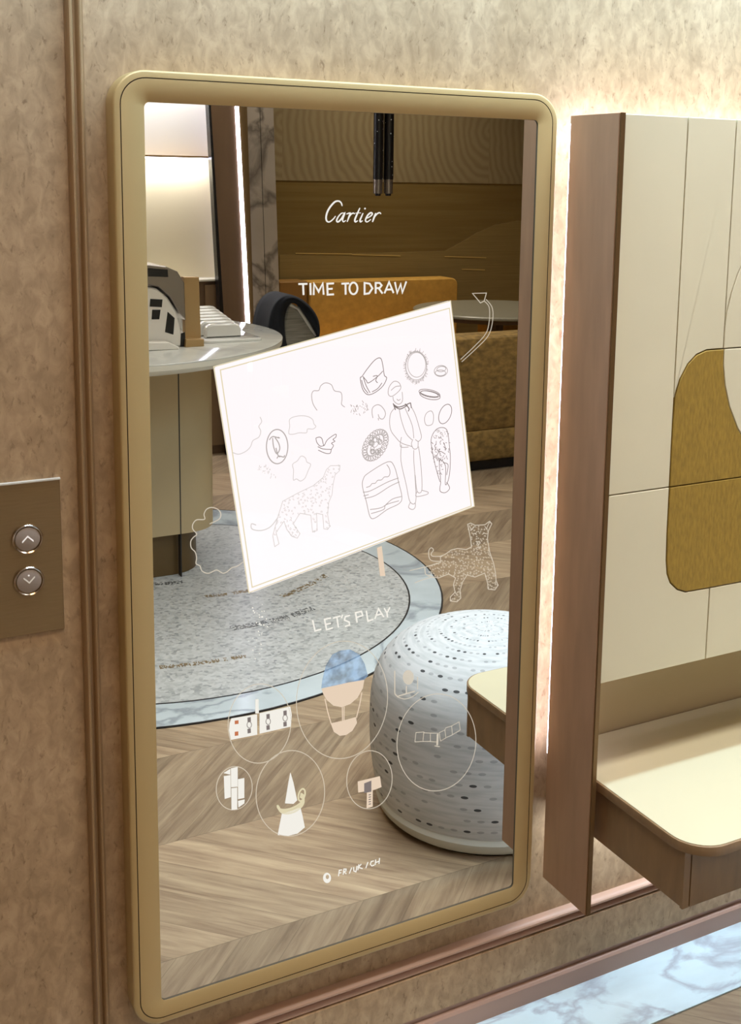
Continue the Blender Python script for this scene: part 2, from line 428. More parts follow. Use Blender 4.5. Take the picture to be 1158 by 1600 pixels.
M['white_box'] = mat('white_enamel', (236, 230, 218), .3, noise=.03, scale=5)
M['grey_metal'] = mat('grey_metal', (140, 132, 126), .25, metal=.8)
M['black'] = mat('black_gloss', (16, 15, 18), .25)
M['gold'] = mat('satin_gold', (182, 150, 102), .4, metal=.5)
M['clear'] = mat('frosted_acrylic', (226, 224, 216), .12, coat=.5)
M['niche'] = mat('niche_cream', (226, 214, 180), .5)
M['niche_white'] = mat('niche_white', (236, 234, 230), .5)
M['taupe'] = mat('taupe_wood', (112, 88, 64), .45, noise=.08, scale=5, stretch=(4, 4, .6))
M['grey_marble'] = marble('grey_veined_marble', (176, 164, 148), (70, 60, 50), 1.7, .2, (1, 1, .9), .7, .05)
M['lacquer'] = lacquer_material(); M['arcs'] = arcs_material()
M['sheen_gold'] = mat('painted_sheen_gold', (162, 140, 88), .3, metal=.35, noise=.1, scale=5, stretch=(.6, .6, 26))
M['sheen_line'] = mat('sheen_line', (225, 196, 120), .3, metal=.4)
M['mustard'] = mat('mustard_velvet', (214, 164, 74), .7, noise=.12, scale=25)
M['sofa'] = mat('mottled_boucle', (142, 114, 62), .9, noise=.42, scale=26, stretch=(1, 1, 1.6))
M['sofa_base'] = mat('dark_plinth', (28, 22, 16), .6)
M['grey_top'] = mat('grey_table_top', (150, 146, 128), .3)
M['navy'] = mat('navy_cloth', (14, 19, 28), .9, noise=.3, scale=30)
M['stripe'] = mat('grey_striped_cloth', (150, 146, 134), .9, noise=.3, scale=30, stretch=(.3, .3, 5))
M['piping'] = mat('white_piping', (222, 220, 212), .8)
M['dots'] = dotted_black()
M['ceiling'] = mat('ceiling_paint', (226, 214, 198), .8)
M['room_wall'] = mat('room_wall', (188, 164, 138), .7)

# ------------------------------------------------------------------ the setting
YB = 2 * YM - 5.75               # far wall of the room
XL, XR, ZC = -1.6, 5.9, 2.8
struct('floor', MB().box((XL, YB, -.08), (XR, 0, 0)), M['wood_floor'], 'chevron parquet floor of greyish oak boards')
struct('ceiling', MB().box((XL, YB, ZC), (XR, 0, ZC + .08)), M['ceiling'])
struct('wall_front', MB().box((XL, 0, -.08), (XR, .1, ZC + .08)), M['wall'], 'wall covered in mottled beige suede-like paper')
struct('wall_back', MB().box((XL, YB - .1, -.08), (XR, YB, ZC + .08)), M['room_wall'])
struct('wall_left', MB().box((XL - .1, YB, -.08), (XL, 0, ZC + .08)), M['room_wall'])
struct('wall_right', MB().box((XR, YB, -.08), (XR + .1, 0, ZC + .08)), M['room_wall'])
# upright moulding left of the mirror: two beads with a hollow between
def moulding(prof, along, a0, a1):
    """profile of (across, out) pairs swept along x or z"""
    mb = MB()
    if along == 'z': rings = [[(u, -o, a) for u, o in prof] for a in (a0, a1)]
    else: rings = [[(a, -o, u) for u, o in prof] for a in (a0, a1)]
    return mb.loft(rings)
def bead(u0, u1, h, n=7, base=.0):
    return [(u0 + (u1 - u0) * (.5 - .5 * math.cos(PI * k / n)), base + h * math.sin(PI * k / n)) for k in range(n + 1)]
prof = [(.357, -.002), (.357, .004)] + bead(.3575, .3665, .010, base=.004) + [(.3675, .0015), (.3705, .0015)] + bead(.3715, .3795, .007, base=.003) + [(.381, .003), (.381, -.002)]
struct('trim_1', moulding(prof, 'z', .166, ZC), M['trim'], 'upright double-bead moulding between lift button plate and mirror', smooth=True, angle=40)
prof = [(.134, -.002), (.134, .003)] + bead(.135, .145, .007, base=.003) + [(.1465, .002), (.150, .002)] + bead(.1515, .166, .013, base=.003) + [(.1665, .0), (.1665, -.002)]
struct('trim_2', moulding(prof, 'x', XL, XR), M['rail'], 'horizontal double-bead rail low on the wall', smooth=True, angle=40)
struct('trim_3', MB().box((XL, -.012, .054), (XR, .0, .134)), M['wall'], 'mottled beige strip between the rail and the skirting')
struct('baseboard_front', moulding([(0, -.002), (0, .016), (.036, .016), (.040, .013), (.042, .006), (.053, .006), (.053, -.002)], 'x', XL, XR), M['skirting'], 'plain rosy skirting board along the marble border')
struct('trim_5', MB().box((XL, -.30, 2.15), (XR, 0, 2.30)).box((XL, -.30, 2.09), (XR, -.285, 2.15)), M['ceiling'], 'unseen cornice added to hide the cove light')  # out of view, added to hold and hide the cove light
o = MB().box((XL, -.162, 0), (XR, -.016, .003)); struct('trim_4', o, M['border'], 'bright white veined marble border strip of the floor')

# ------------------------------------------------------------------ lift button plate
t = thing('lift_button_plate', 'bronze plate with two round lift buttons at the left edge', 'button panel', (.2875, 0, .867))
MB().panel(rrect(.2425, .3325, .867, 1.084, .0006, 2), 0, -.0035, .0006).build('plate', M['bronze'], t)
MB().box((.2425, -.0065, 1.0835), (.3328, 0, 1.0855)).build('top_edge', M['piping'], t)['label'] = 'top edge of the plate, its highlight painted pale'  # pale material stands for the highlight on the chrome edge
for zc, lit, lab in ((1.0045, 'button_lit', 'button with a lit arrow pointing up'), (.9445, 'button_dim', 'button with a dim arrow pointing down')):
    cx = .2865
    def ring(r, y): return [(cx + r * math.cos(2 * PI * i / 40), y, zc + r * math.sin(2 * PI * i / 40)) for i in range(40)]
    bt = MB().loft([ring(.0165, -.003), ring(.0165, -.0062), ring(.0155, -.0068)]).build('button', M['button'], t, smooth=True); bt['label'] = lab
    MB().loft([ring(.0205, -.003), ring(.0205, -.0066), ring(.0195, -.0078), ring(.0180, -.0066), ring(.0178, -.003)], cap=(False, False)).build('ring', M['chrome'], bt, smooth=True)
    sgn = 1 if lit == 'button_lit' else -1
    pts = [(-.0075, -.0032), (0, .0042), (.0075, -.0032)]
    mb = MB(); y = -.0072
    a = [(cx + px_, y, zc + sgn * pz + .001) for px_, pz in pts] + [(cx + px_, y, zc + sgn * (pz - .0024) + .001) for px_, pz in reversed(pts)]
    mb.add(a + [(p[0], -.0066, p[2]) for p in a], [(0, 1, 4, 5), (1, 2, 3, 4), (0, 5, 11, 6), (0, 6, 7, 1), (1, 7, 8, 2), (2, 8, 9, 3), (3, 9, 10, 4), (4, 10, 11, 5)])
    mb.build('arrow_mark', M[lit], bt)
    if sgn < 0:
        MB().loft([[(cx - .0005 + .0012 * math.cos(2 * PI * i / 10), yy, zc + .0085 + .0012 * math.sin(2 * PI * i / 10)) for i in range(10)] for yy in (-.0066, -.0072)]).build('indicator_dot', M['button_lit'], bt)

# ------------------------------------------------------------------ the mirror screen
mir = thing('wall_mirror', 'tall wall mirror with rounded champagne frame, screen drawings glowing in its glass', 'mirror', (.767, 0, .227))
def ringxz(x0, x1, z0, z1, r, y): return [(x, y, z) for x, z in rrect(x0, x1, z0, z1, r, 10)]
ox0, ox1, oz0, oz1, orr = .409, .1252, .2275, 1.637, .046
ox1 = 1.1252
rings = [ringxz(ox0, ox1, oz0, oz1, orr, 0), ringxz(ox0, ox1, oz0, oz1, orr, -.0325), ringxz(ox0 + .001, ox1 - .001, oz0 + .001, oz1 - .001, orr - .001, -.0350), ringxz(ox0 + .003, ox1 - .003, oz0 + .003, oz1 - .003, orr - .003, -T),
         ringxz(ox0 + .0096, ox1 - .0096, oz0 + .0096, oz1 - .0096, orr - .0096, -T)]
MB().loft(rings, cap=(False, False)).build('outer_frame', M['frame'], mir, smooth=True, angle=50)
rings = [ringxz(ox0 + .0096, ox1 - .0096, oz0 + .0096, oz1 - .0096, orr - .0096, -T), ringxz(ox0 + .0098, ox1 - .0098, oz0 + .0098, oz1 - .0098, orr - .0098, -.0335),
         ringxz(ox0 + .0108, ox1 - .0108, oz0 + .0108, oz1 - .0108, orr - .0108, -.0335), ringxz(ox0 + .011, ox1 - .011, oz0 + .011, oz1 - .011, orr - .011, -T)]
MB().loft(rings, cap=(False, False)).build('frame_groove', M['groove'], mir)['label'] = 'thin dark groove running round the frame'
wx0, wx1, wz0, wz1 = .4514, 1.0871, .2650, 1.5952
rings = [ringxz(ox0 + .011, ox1 - .011, oz0 + .011, oz1 - .011, orr - .011, -T), ringxz(wx0 - .0006, wx1 + .0006, wz0 - .0006, wz1 + .0006, .008, -T), ringxz(wx0, wx1, wz0, wz1, .0075, -T + .0006)]
MB().loft(rings, cap=(False, False)).build('inner_frame', M['frame'], mir, smooth=True, angle=50)
rings = [ringxz(wx0, wx1, wz0, wz1, .0075, -T + .0006), ringxz(wx0, wx1, wz0, wz1, .0075, YM + .001)]
MB().loft(rings, cap=(False, False)).build('bezel', M['bezel'], mir)
gm, nt, b, N, L = new_mat('mirror_glass'); b.inputs['Metallic'].default_value = 1; b.inputs['Roughness'].default_value = 0; b.inputs['Base Color'].default_value = (.86, .86, .84, 1)
MB().loft([ringxz(wx0 - .002, wx1 + .002, wz0 - .002, wz1 + .002, .008, YM + .004), ringxz(wx0 - .002, wx1 + .002, wz0 - .002, wz1 + .002, .008, YM)]).build('mirror_glass', gm, mir)

# the pictures the screen shows, laid on the glass plane
def gp(p, k=0):
    q = at_y(p[0], p[1], YM); return Vector((q.x, YM - .0004 - k * .0001, q.z))
def zl(x0, y0, s, pts): return [(x0 + a / s, y0 + b_ / s) for a, b_ in pts]
def ell(cx, cy, rx, ry, tilt=0, n=28, a0=0, a1=360):
    out = []; ct, st = math.cos(math.radians(tilt)), math.sin(math.radians(tilt))
    for k in range(n + 1):
        a = math.radians(a0 + (a1 - a0) * k / n); x, y = rx * math.cos(a), ry * math.sin(a)
        out.append((cx + x * ct - y * st, cy + x * st + y * ct))
    return out
def smooth_line(pts, n=4):
    if len(pts) < 3: return pts
    out = []; P = [pts[0]] + list(pts) + [pts[-1]]
    if pts[0] == pts[-1]: P = [pts[-2]] + list(pts) + [pts[1]]
    for i in range(1, len(P) - 2):
        p0, p1, p2, p3 = P[i - 1:i + 3]
        for k in range(n):
            t_ = k / n
            out.append(tuple(.5 * (2 * p1[j] + (p2[j] - p0[j]) * t_ + (2 * p0[j] - 5 * p1[j] + 4 * p2[j] - p3[j]) * t_ ** 2 + (3 * p1[j] - p0[j] - 3 * p2[j] + p3[j]) * t_ ** 3) for j in (0, 1)))
    out.append(P[-2]); return out
def stroke(mb, pts, wpx=1.2, k=1, sm=False, taper=False):
    """a line of the screen picture, wpx photo pixels wide (about a millimetre each)"""
    if sm: pts = smooth_line(pts)
    P = [gp(p, k) for p in pts]; h = wpx * .00052
    n = len(P); vs = []; closed = (P[0] - P[-1]).length < 1e-6
    for i in range(n):
        a = P[i] - P[i - 1] if i else (P[0] - P[-2] if closed else P[1] - P[0])
        c = P[i + 1] - P[i] if i < n - 1 else (P[1] - P[0] if closed else P[-1] - P[-2])
        if a.length < 1e-9: a = c
        if c.length < 1e-9: c = a
        na = Vector((-a.z, 0, a.x)).normalized(); nb = Vector((-c.z, 0, c.x)).normalized(); m_ = na + nb
        if m_.length < .3: m_ = na.copy()
        m_.normalize(); q = h / max(.5, m_.dot(na))
        if taper: q *= .45 + .55 * math.sin(PI * (i + .5) / n)
        vs += [P[i] + m_ * q, P[i] - m_ * q]
    mb.add(vs, [(2 * i, 2 * i + 1, 2 * i + 3, 2 * i + 2) for i in range(n - 1)])
def fill(mb, pts, k=0):
    mb.add([gp(p, k) for p in pts], [tuple(range(len(pts)))])
def in_poly(x, y, poly):
    r = False; j = len(poly) - 1
    for i in range(len(poly)):
        if (poly[i][1] > y) != (poly[j][1] > y) and x < (poly[j][0] - poly[i][0]) * (y - poly[i][1]) / (poly[j][1] - poly[i][1]) + poly[i][0]: r = not r
        j = i
    return r
def spots(mb, poly, n, r, wpx, k=1):
    xs = [p[0] for p in poly]; ys = [p[1] for p in poly]; c = 0; got = []
    while c < n * 40 and len(got) < n:
        c += 1; x = random.uniform(min(xs), max(xs)); y = random.uniform(min(ys), max(ys))
        if in_poly(x, y, poly) and all((x - a) ** 2 + (y - b_) ** 2 > (2.1 * r) ** 2 for a, b_ in got):
            got.append((x, y)); a0 = random.uniform(0, 360)
            stroke(mb, ell(x, y, r * random.uniform(.6, 1), r * random.uniform(.5, .9), random.uniform(0, 90), 7, a0, a0 + random.uniform(220, 330)), wpx, k)

G_white = glow('screen_white', (250, 246, 236), 1.02)
G_line = glow('screen_line', (232, 220, 200), .62, .35)
G_dark = glow('screen_dark_line', (152, 140, 136), .75, .0)
G_mid = glow('screen_mid_line', (196, 188, 184), .9, .0)
G_pale = glow('screen_pale_line', (224, 220, 216), .95, .0)  # lines lightened as if washed out by the reflection behind them
G_gold = glow('screen_gold_line', (238, 226, 188), .95)
G_peach = glow('screen_peach', (246, 222, 196), .95)
G_orange = glow('screen_orange', (214, 130, 90), .9)
G_blue = glow('screen_blue', (166, 200, 236), .30, .55)
_n = G_blue.node_tree; _t = _n.nodes.new('ShaderNodeTexNoise'); _t.inputs['Scale'].default_value = 60; _g = _n.nodes.new('ShaderNodeNewGeometry')
_r = _n.nodes.new('ShaderNodeMapRange'); _r.inputs[1].default_value = .35; _r.inputs[2].default_value = .65; _r.inputs[3].default_value = .16; _r.inputs[4].default_value = .5
_n.links.new(_g.outputs['Position'], _t.inputs['Vector']); _n.links.new(_t.outputs[0], _r.inputs[0]); _n.links.new(_r.outputs[0], _n.nodes['Emission'].inputs[1])
G_sheet = glow('screen_sheet', (250, 240, 242), .94, .3)
G_faint = glow('screen_faint', (255, 255, 250), .2, .8)

mb = MB()
for pts, wd in (([(345, 122), (350, 135), (343, 112), (320, 92), (280, 98), (235, 145), (203, 200), (190, 255), (198, 292), (225, 300), (262, 272), (285, 242)], 2.4),
                ([(372, 212), (345, 214), (312, 250), (296, 288), (312, 300), (345, 268), (378, 212), (357, 275), (365, 300), (388, 285)], 2.2),
                ([(395, 222), (432, 212), (420, 250), (402, 300)], 2.2), ([(412, 268), (440, 225), (465, 212), (478, 222)], 1.8),
                ([(530, 160), (505, 215), (480, 278), (486, 300), (508, 288)], 2.4), ([(485, 212), (540, 210)], 1.2),
                ([(562, 212), (545, 250), (531, 285), (537, 300), (556, 288)], 2.2), ([(576, 172), (586, 162)], 2.4),
                ([(590, 268), (630, 248), (655, 222), (640, 208), (608, 235), (586, 282), (602, 301), (640, 275)], 2.2),
                ([(690, 212), (675, 250), (656, 302)], 2.4), ([(668, 265), (700, 222), (728, 208), (742, 222)], 2.0)):
    stroke(mb, zl(480, 300, 6.433, pts), wd, 1, True, True)
mb.build('script_lettering', G_white, mir)['label'] = 'white script lettering reading Cartier'
mb = MB()
S = [[(256, 92), (310, 91)], [(284, 92), (287, 158)], [(328, 86), (330, 158)], [(348, 158), (350, 90), (378, 138), (403, 88), (408, 156)], [(470, 88), (430, 90), (432, 156), (470, 154)], [(432, 122), (462, 120)],
     [(516, 90), (562, 88)], [(540, 90), (541, 156)], ell(588, 118, 24, 35), [(655, 85), (655, 152), (682, 148), (702, 118), (686, 90), (655, 85)],
     [(722, 150), (722, 85), (746, 85), (758, 100), (746, 116), (722, 117)], [(740, 117), (763, 149)], [(775, 148), (803, 80), (830, 146)], [(785, 126), (822, 124)], [(838, 80), (852, 146), (873, 92), (883, 144), (907, 76)]]
for q in S: stroke(mb, zl(400, 420, 3.86, q), 2.6)
mb.build('heading_lettering', G_white, mir)['label'] = 'white hand lettering reading TIME TO DRAW'
mb = MB()
for q in ([(928, 672), (940, 726), (972, 718)], [(1020, 661), (988, 668), (998, 720), (1030, 711)], [(992, 694), (1020, 688)], [(1030, 662), (1068, 651)], [(1050, 656), (1058, 709)], [(1078, 645), (1073, 662)],
          [(1116, 648), (1092, 654), (1088, 672), (1112, 682), (1114, 697), (1090, 704)]):
    stroke(mb, zl(200, 760, 3.217, q), 2.4)
for q in ([(58, 620), (50, 570), (80, 564), (86, 584), (55, 594)], [(104, 560), (112, 612), (140, 604)], [(147, 602), (165, 550), (192, 592)], [(152, 584), (184, 576)], [(194, 548), (208, 571), (223, 543)], [(208, 571), (211, 594)]):
    stroke(mb, zl(540, 780, 3.217, q), 2.4)
mb.build('subheading_lettering', G_white, mir)["label"] = "white hand lettering reading LET'S PLAY"
mb = MB()
for q in ([(405, 322), (415, 247), (450, 240)], [(410, 282), (440, 276)], [(465, 302), (475, 230), (505, 230), (500, 255), (475, 264), (505, 292)], [(545, 288), (575, 212)], [(600, 205), (603, 256), (630, 266), (645, 190)],
          [(655, 245), (668, 170)], [(700, 165), (662, 208), (715, 225)], [(758, 218), (785, 140)], [(862, 125), (828, 133), (816, 168), (835, 190), (868, 178)], [(878, 178), (886, 108)], [(928, 164), (936, 88)], [(882, 147), (932, 128)]):
    stroke(mb, zl(480, 1330, 8.27, q), 1.5)
mb.build('language_lettering', G_white, mir)['label'] = 'small white letters reading FR / UK / CH'
mb = MB(); A = ell(511, 1371.7, 6.2, 8, 0, 24); B = ell(511.6, 1370, 2.6, 3.6, 0, 24)
mb.add([gp(p) for p in A[:-1] + B[:-1]], [(i, (i + 1) % 24, 24 + (i + 1) % 24, 24 + i) for i in range(24)])
mb.build('round_icon', G_white, mir)

# the tilted sheet of drawings
Q = [(334, 573), (704, 470), (741, 791), (389, 926)]
mb = MB(); fill(mb, [(334, 577), (338, 571), (520, 522), (700, 470), (704.5, 471), (722, 630), (741.5, 789), (739, 792), (560, 862), (393, 926), (388, 924), (360, 745)], 0)
sheet = mb.build('drawing_sheet', G_sheet, mir); sheet['label'] = 'glowing white sheet of line drawings, tilted in the mirror'
q_in = zl(330, 460, 2.693, [(38, 318), (1002, 58), (1094, 890), (172, 1232), (38, 318)])
mb = MB(); stroke(mb, q_in, 1.6); stroke(mb, [(334, 573), (704, 470), (741, 791), (389, 926), (334, 573)], 1.4); mb.build('gold_border', G_gold, sheet)
def z5(*p): return zl(330, 460, 2.693, p)
def E5(cx, cy, rx, ry, t_=0, n=24): return zl(330, 460, 2.693, ell(cx, cy, rx, ry, t_, n))
def draw(name, lines, m, wd=1.1, extra=None, sm=True):
    mb = MB()
    for q in lines: stroke(mb, q, wd, 2, sm)
    if extra: extra(mb)
    return mb.build(name, m, sheet)
def fuzz(cx, cy, rx, ry, n, l0, l1, t0=0, wd=.8):
    def f(mb):
        for i in range(n):
            a = 2 * PI * i / n + random.uniform(-.03, .03); k = random.uniform(l0, l1)
            stroke(mb, z5((cx + rx * math.cos(a), cy + ry * math.sin(a)), (cx + rx * k * math.cos(a + .04), cy + ry * k * math.sin(a + .04))), wd, 2)
    return f
draw('bag_drawing', [z5((634, 345), (655, 315), (688, 276), (712, 268), (722, 300), (728, 340), (738, 352), (722, 385), (690, 412), (660, 422), (640, 405), (630, 375), (627, 350), (634, 345)), z5((638, 345), (652, 362), (662, 372), (700, 345), (722, 322)),
                     z5((640, 350), (652, 385), (668, 414)), z5((680, 345), (698, 342), (692, 362), (700, 372)), z5((632, 360), (642, 392), (660, 416)), z5((718, 372), (700, 396), (676, 410))], G_dark)
draw('necklace_drawing', [E5(864, 296, 38, 52), E5(862, 300, 44, 60)], G_mid, 1.0, fuzz(862, 303, 42, 60, 90, 1.08, 1.32))
draw('bracelet_drawing', [E5(966, 322, 28, 23, -8), E5(968, 314, 19, 11, -8), E5(964, 330, 22, 12)], G_mid)
draw('bangle_drawing', [E5(918, 416, 45, 15, 12), E5(920, 424, 44, 17, 12), E5(918, 418, 38, 10, 12)], G_dark, 1.0)
draw('pebble_drawing', [z5((905, 500), (925, 490), (935, 510), (930, 545), (905, 550), (897, 525), (905, 500))], G_mid)
draw('oval_drawing', [E5(984, 503, 24, 43, 22)], G_dark)
draw('attendant_drawing', [z5((745, 420), (748, 390), (768, 366), (790, 372), (796, 398), (762, 428), (745, 420)), z5((756, 404), (775, 388), (795, 385)), z5((764, 430), (768, 448), (788, 462), (804, 448), (803, 410)), z5((780, 440), (788, 446), (796, 440)),
                           z5((772, 478), (755, 500), (750, 540), (757, 575), (775, 600), (800, 625), (845, 640)), z5((840, 470), (858, 505), (875, 560), (884, 600), (872, 618), (858, 610)), z5((790, 480), (800, 530), (820, 585), (845, 612)),
                           z5((815, 478), (845, 550), (852, 605)), z5((848, 610), (842, 630), (852, 650), (868, 645), (870, 618)), z5((800, 632), (798, 700), (820, 800), (836, 872), (860, 872), (858, 780), (852, 700), (852, 655)),
                           z5((800, 600), (796, 640), (830, 642)), z5((872, 640), (882, 720), (886, 822), (866, 828), (858, 760)), z5((838, 874), (830, 895), (846, 905), (858, 895), (858, 874)), z5((866, 828), (862, 850), (905, 842), (912, 832), (886, 824))], G_mid, 1.1)
draw('collar_drawing', [z5((766, 462), (790, 474), (838, 456)), z5((770, 470), (795, 482), (826, 466)), z5((815, 460), (832, 480), (828, 492)), z5((765, 458), (775, 486)), z5((838, 455), (842, 478))], G_dark, 1.6)
def hatch(poly, n, l, m, name, wd=.9):
    mb = MB(); xs = [p[0] for p in poly]; ys = [p[1] for p in poly]; k = 0
    while k < n:
        x = random.uniform(min(xs), max(xs)); y = random.uniform(min(ys), max(ys))
        if in_poly(x, y, poly): stroke(mb, z5((x, y), (x + random.uniform(-l, l), y + random.uniform(-l, l) * 1.6)), wd, 2); k += 1
    mb.build(name, m, sheet)
lp = [(965, 560), (992, 572), (1002, 640), (1006, 700), (1000, 770), (985, 800), (985, 720), (960, 700), (965, 790), (945, 730), (930, 660), (925, 610), (940, 575)]
draw('walking_leopard_drawing', [z5(*(lp + [lp[0]])), z5((966, 790), (962, 826), (984, 834), (1003, 815), (990, 790)), z5((945, 690), (960, 660), (985, 672)), z5((975, 708), (996, 716), (990, 760))], G_dark, 1.0)
hatch([(925, 600), (1002, 600), (1004, 690), (975, 712), (962, 780), (945, 730), (930, 670)], 70, 8, G_dark, 'leopard_spots')
hatch([(940, 570), (965, 560), (992, 572), (998, 600), (930, 600)], 34, 6, G_mid, 'leopard_head_spots')
def rosette(mb):
    for i in range(26):
        a = 2 * PI * i / 26; cx, cy = 690 + 36 * math.cos(a), 634 + 62 * math.sin(a)
        th = math.radians(32); x = 690 + (cx - 690) * math.cos(th) - (cy - 634) * math.sin(th); y = 634 + (cx - 690) * math.sin(th) + (cy - 634) * math.cos(th)
        stroke(mb, E5(x, y, 11, 12, 0, 10), 1.1, 2)
    for k in range(16): stroke(mb, E5(690 + random.uniform(-22, 22), 630 + random.uniform(-30, 34), 8, 10, 0, 9), 1.1, 2)
draw('rosette_drawing', [E5(690, 622, 14, 22, 20)], G_mid, .9, rosette)
sc5 = z5((652, 812), (668, 806), (676, 796), (690, 794), (700, 782), (716, 780), (728, 768), (745, 766), (752, 750), (748, 730), (738, 716))
draw('gift_box_drawing', [z5((640, 775), (660, 752), (742, 704), (770, 724), (788, 790), (802, 852), (790, 880), (740, 905), (690, 940), (668, 935), (652, 870), (636, 808), (640, 775)), z5((638, 832), (670, 826), (740, 790), (788, 772)),
                          z5((645, 858), (690, 846), (750, 808), (792, 788)), z5((640, 848), (662, 842)), sc5, z5((668, 905), (720, 895), (760, 862), (800, 850)), z5((672, 922), (725, 905), (735, 885), (790, 868))], G_mid, 1.2)
draw('cloud_drawing', [z5((445, 488), (428, 460), (422, 425), (430, 406), (452, 404), (460, 385), (480, 372), (505, 380), (518, 405), (545, 412), (550, 438), (548, 462), (562, 474))], G_mid, 1.1)
draw('cloud_drawing', [z5((326, 585), (330, 555), (330, 525), (360, 512), (400, 512), (425, 525), (432, 545), (440, 555), (428, 566), (405, 566), (400, 582), (370, 582), (345, 588), (326, 585))], G_pale, 1.1)
draw('cloud_drawing', [z5((345, 780), (346, 740), (342, 715), (362, 700), (378, 680), (396, 688), (402, 705), (418, 715), (408, 740), (400, 760), (392, 775), (375, 785), (358, 776), (345, 780))], G_pale, 1.1)
draw('cloud_drawing', [z5((90, 665), (115, 672), (145, 660), (165, 640), (175, 615), (200, 600), (208, 575), (200, 555), (212, 535), (205, 515))], G_pale, 1.2)
draw('tree_drawing', [z5((680, 520), (676, 495), (680, 475), (698, 464), (715, 470), (730, 490), (732, 508), (722, 524), (708, 520), (702, 504)), z5((702, 520), (704, 530))], G_mid, 1.2)
hatch([(588, 462), (655, 455), (658, 505), (590, 510)], 36, 8, G_mid, 'crown_drawing')
draw('coin_drawing', [E5(277, 640, 45, 72, 0), z5((244, 612), (258, 598), (285, 604), (280, 600)), z5((258, 604), (262, 640), (275, 670), (288, 650), (283, 625), (268, 602)), z5((276, 690), (284, 680), (305, 684), (308, 676)), z5((272, 645), (280, 675), (290, 684))], G_mid, 1.6)
draw('bird_drawing', [z5((440, 604), (455, 600), (466, 608), (474, 636), (488, 612), (522, 588), (524, 600), (512, 610), (520, 618), (506, 626), (514, 636), (505, 652), (500, 668), (480, 668), (450, 655)), z5((440, 604), (444, 622), (458, 638), (474, 636)), z5((448, 640), (470, 650), (505, 652))], G_dark, 1.0)
hatch([(190, 730), (230, 715), (262, 740), (275, 775), (235, 765)], 26, 7, G_pale, 'flower_drawing')
def z8(*p): return zl(340, 580, 4.825, p)
lpd = z8((820, 740), (850, 712), (922, 710), (918, 750), (885, 780), (868, 860), (862, 930), (838, 985), (828, 1080), (845, 1170), (830, 1192), (800, 1188), (792, 1080), (745, 1070), (750, 1200), (715, 1212), (702, 1085), (620, 1070),
         (570, 1150), (620, 1225), (600, 1258), (560, 1245), (520, 1190), (500, 1130), (440, 1215), (462, 1300), (430, 1322), (415, 1240), (450, 1110), (490, 980), (600, 920), (720, 862), (795, 800), (820, 740))
def lsp(mb): spots(mb, lpd, 120, 1.6, .8, 2)
mb = MB(); stroke(mb, lpd, 1.0, 2); stroke(mb, z8((455, 1100), (400, 1170), (330, 1200), (260, 1190), (255, 1150), (290, 1160)), 1.4, 2, True); lsp(mb)
mb.build('standing_leopard_drawing', G_pale, sheet)

# white pictures on the bare glass
mb = MB()
body = zl(640, 800, 7.2375, [(350, 500), (400, 480), (470, 430), (540, 412), (640, 425), (700, 395), (690, 300), (672, 210), (656, 140), (692, 125), (740, 150), (850, 145), (905, 104), (930, 132), (892, 210), (880, 300), (905, 450), (950, 580), (970, 680),
         (978, 770), (1000, 830), (965, 880), (890, 872), (882, 800), (850, 690), (740, 735), (650, 712), (600, 790), (572, 880), (578, 975), (535, 1015), (460, 1005), (462, 960), (515, 905), (496, 820), (520, 745), (440, 700), (330, 745), (235, 735), (180, 700), (170, 625), (350, 570), (350, 500)])
stroke(mb, body, 1.3); stroke(mb, zl(640, 800, 7.2375, [(170, 620), (80, 645), (0, 662)]), 1.1); stroke(mb, zl(640, 800, 7.2375, [(235, 740), (150, 765), (60, 800)]), 1.1)
stroke(mb, zl(640, 800, 7.2375, [(350, 560), (240, 545), (215, 470), (225, 420), (250, 405), (270, 430), (245, 470), (262, 500), (370, 502)]), 1.3, 1, True)
for q in ([(672, 150), (700, 200), (735, 160)], [(900, 120), (870, 190), (850, 160)], [(715, 245), (740, 240), (760, 255)], [(820, 255), (845, 238), (865, 245)], [(760, 335), (790, 330), (800, 350), (780, 370), (760, 335)], [(780, 370), (775, 400), (745, 410)], [(775, 400), (810, 405)]):
    stroke(mb, zl(640, 800, 7.2375, q), 1.1)
spots(mb, body, 260, 1.25, .75)
mb.build('resting_leopard_drawing', G_line, mir)['label'] = 'white outline drawing of a resting leopard'
mb = MB()
stroke(mb, zl(200, 760, 3.217, [(578, 380), (548, 402), (522, 408), (500, 428), (475, 436), (445, 420), (405, 437), (372, 425), (362, 400), (342, 388), (345, 360), (338, 330), (318, 308), (316, 275), (330, 255), (346, 240), (326, 215), (326, 190), (345, 168), (385, 165), (382, 140), (395, 115), (420, 106),
       (450, 114), (466, 135), (462, 160), (440, 175), (410, 188)]), 1.3, 1, True)
mb.build('cloud_outline', G_line, mir)
mb = MB(); stroke(mb, zl(540, 400, 3.217, [(638, 188), (708, 186), (697, 226), (678, 236), (660, 214), (638, 188)]), 1.2)
stroke(mb, zl(540, 400, 3.217, [(697, 226), (722, 258), (722, 330), (705, 390), (650, 452), (578, 520)]), 1.0, 1, True); stroke(mb, zl(540, 400, 3.217, [(706, 218), (738, 262), (738, 335), (716, 402), (660, 462), (584, 532)]), 1.0, 1, True)
mb.build('arrow_drawing', G_line, mir)

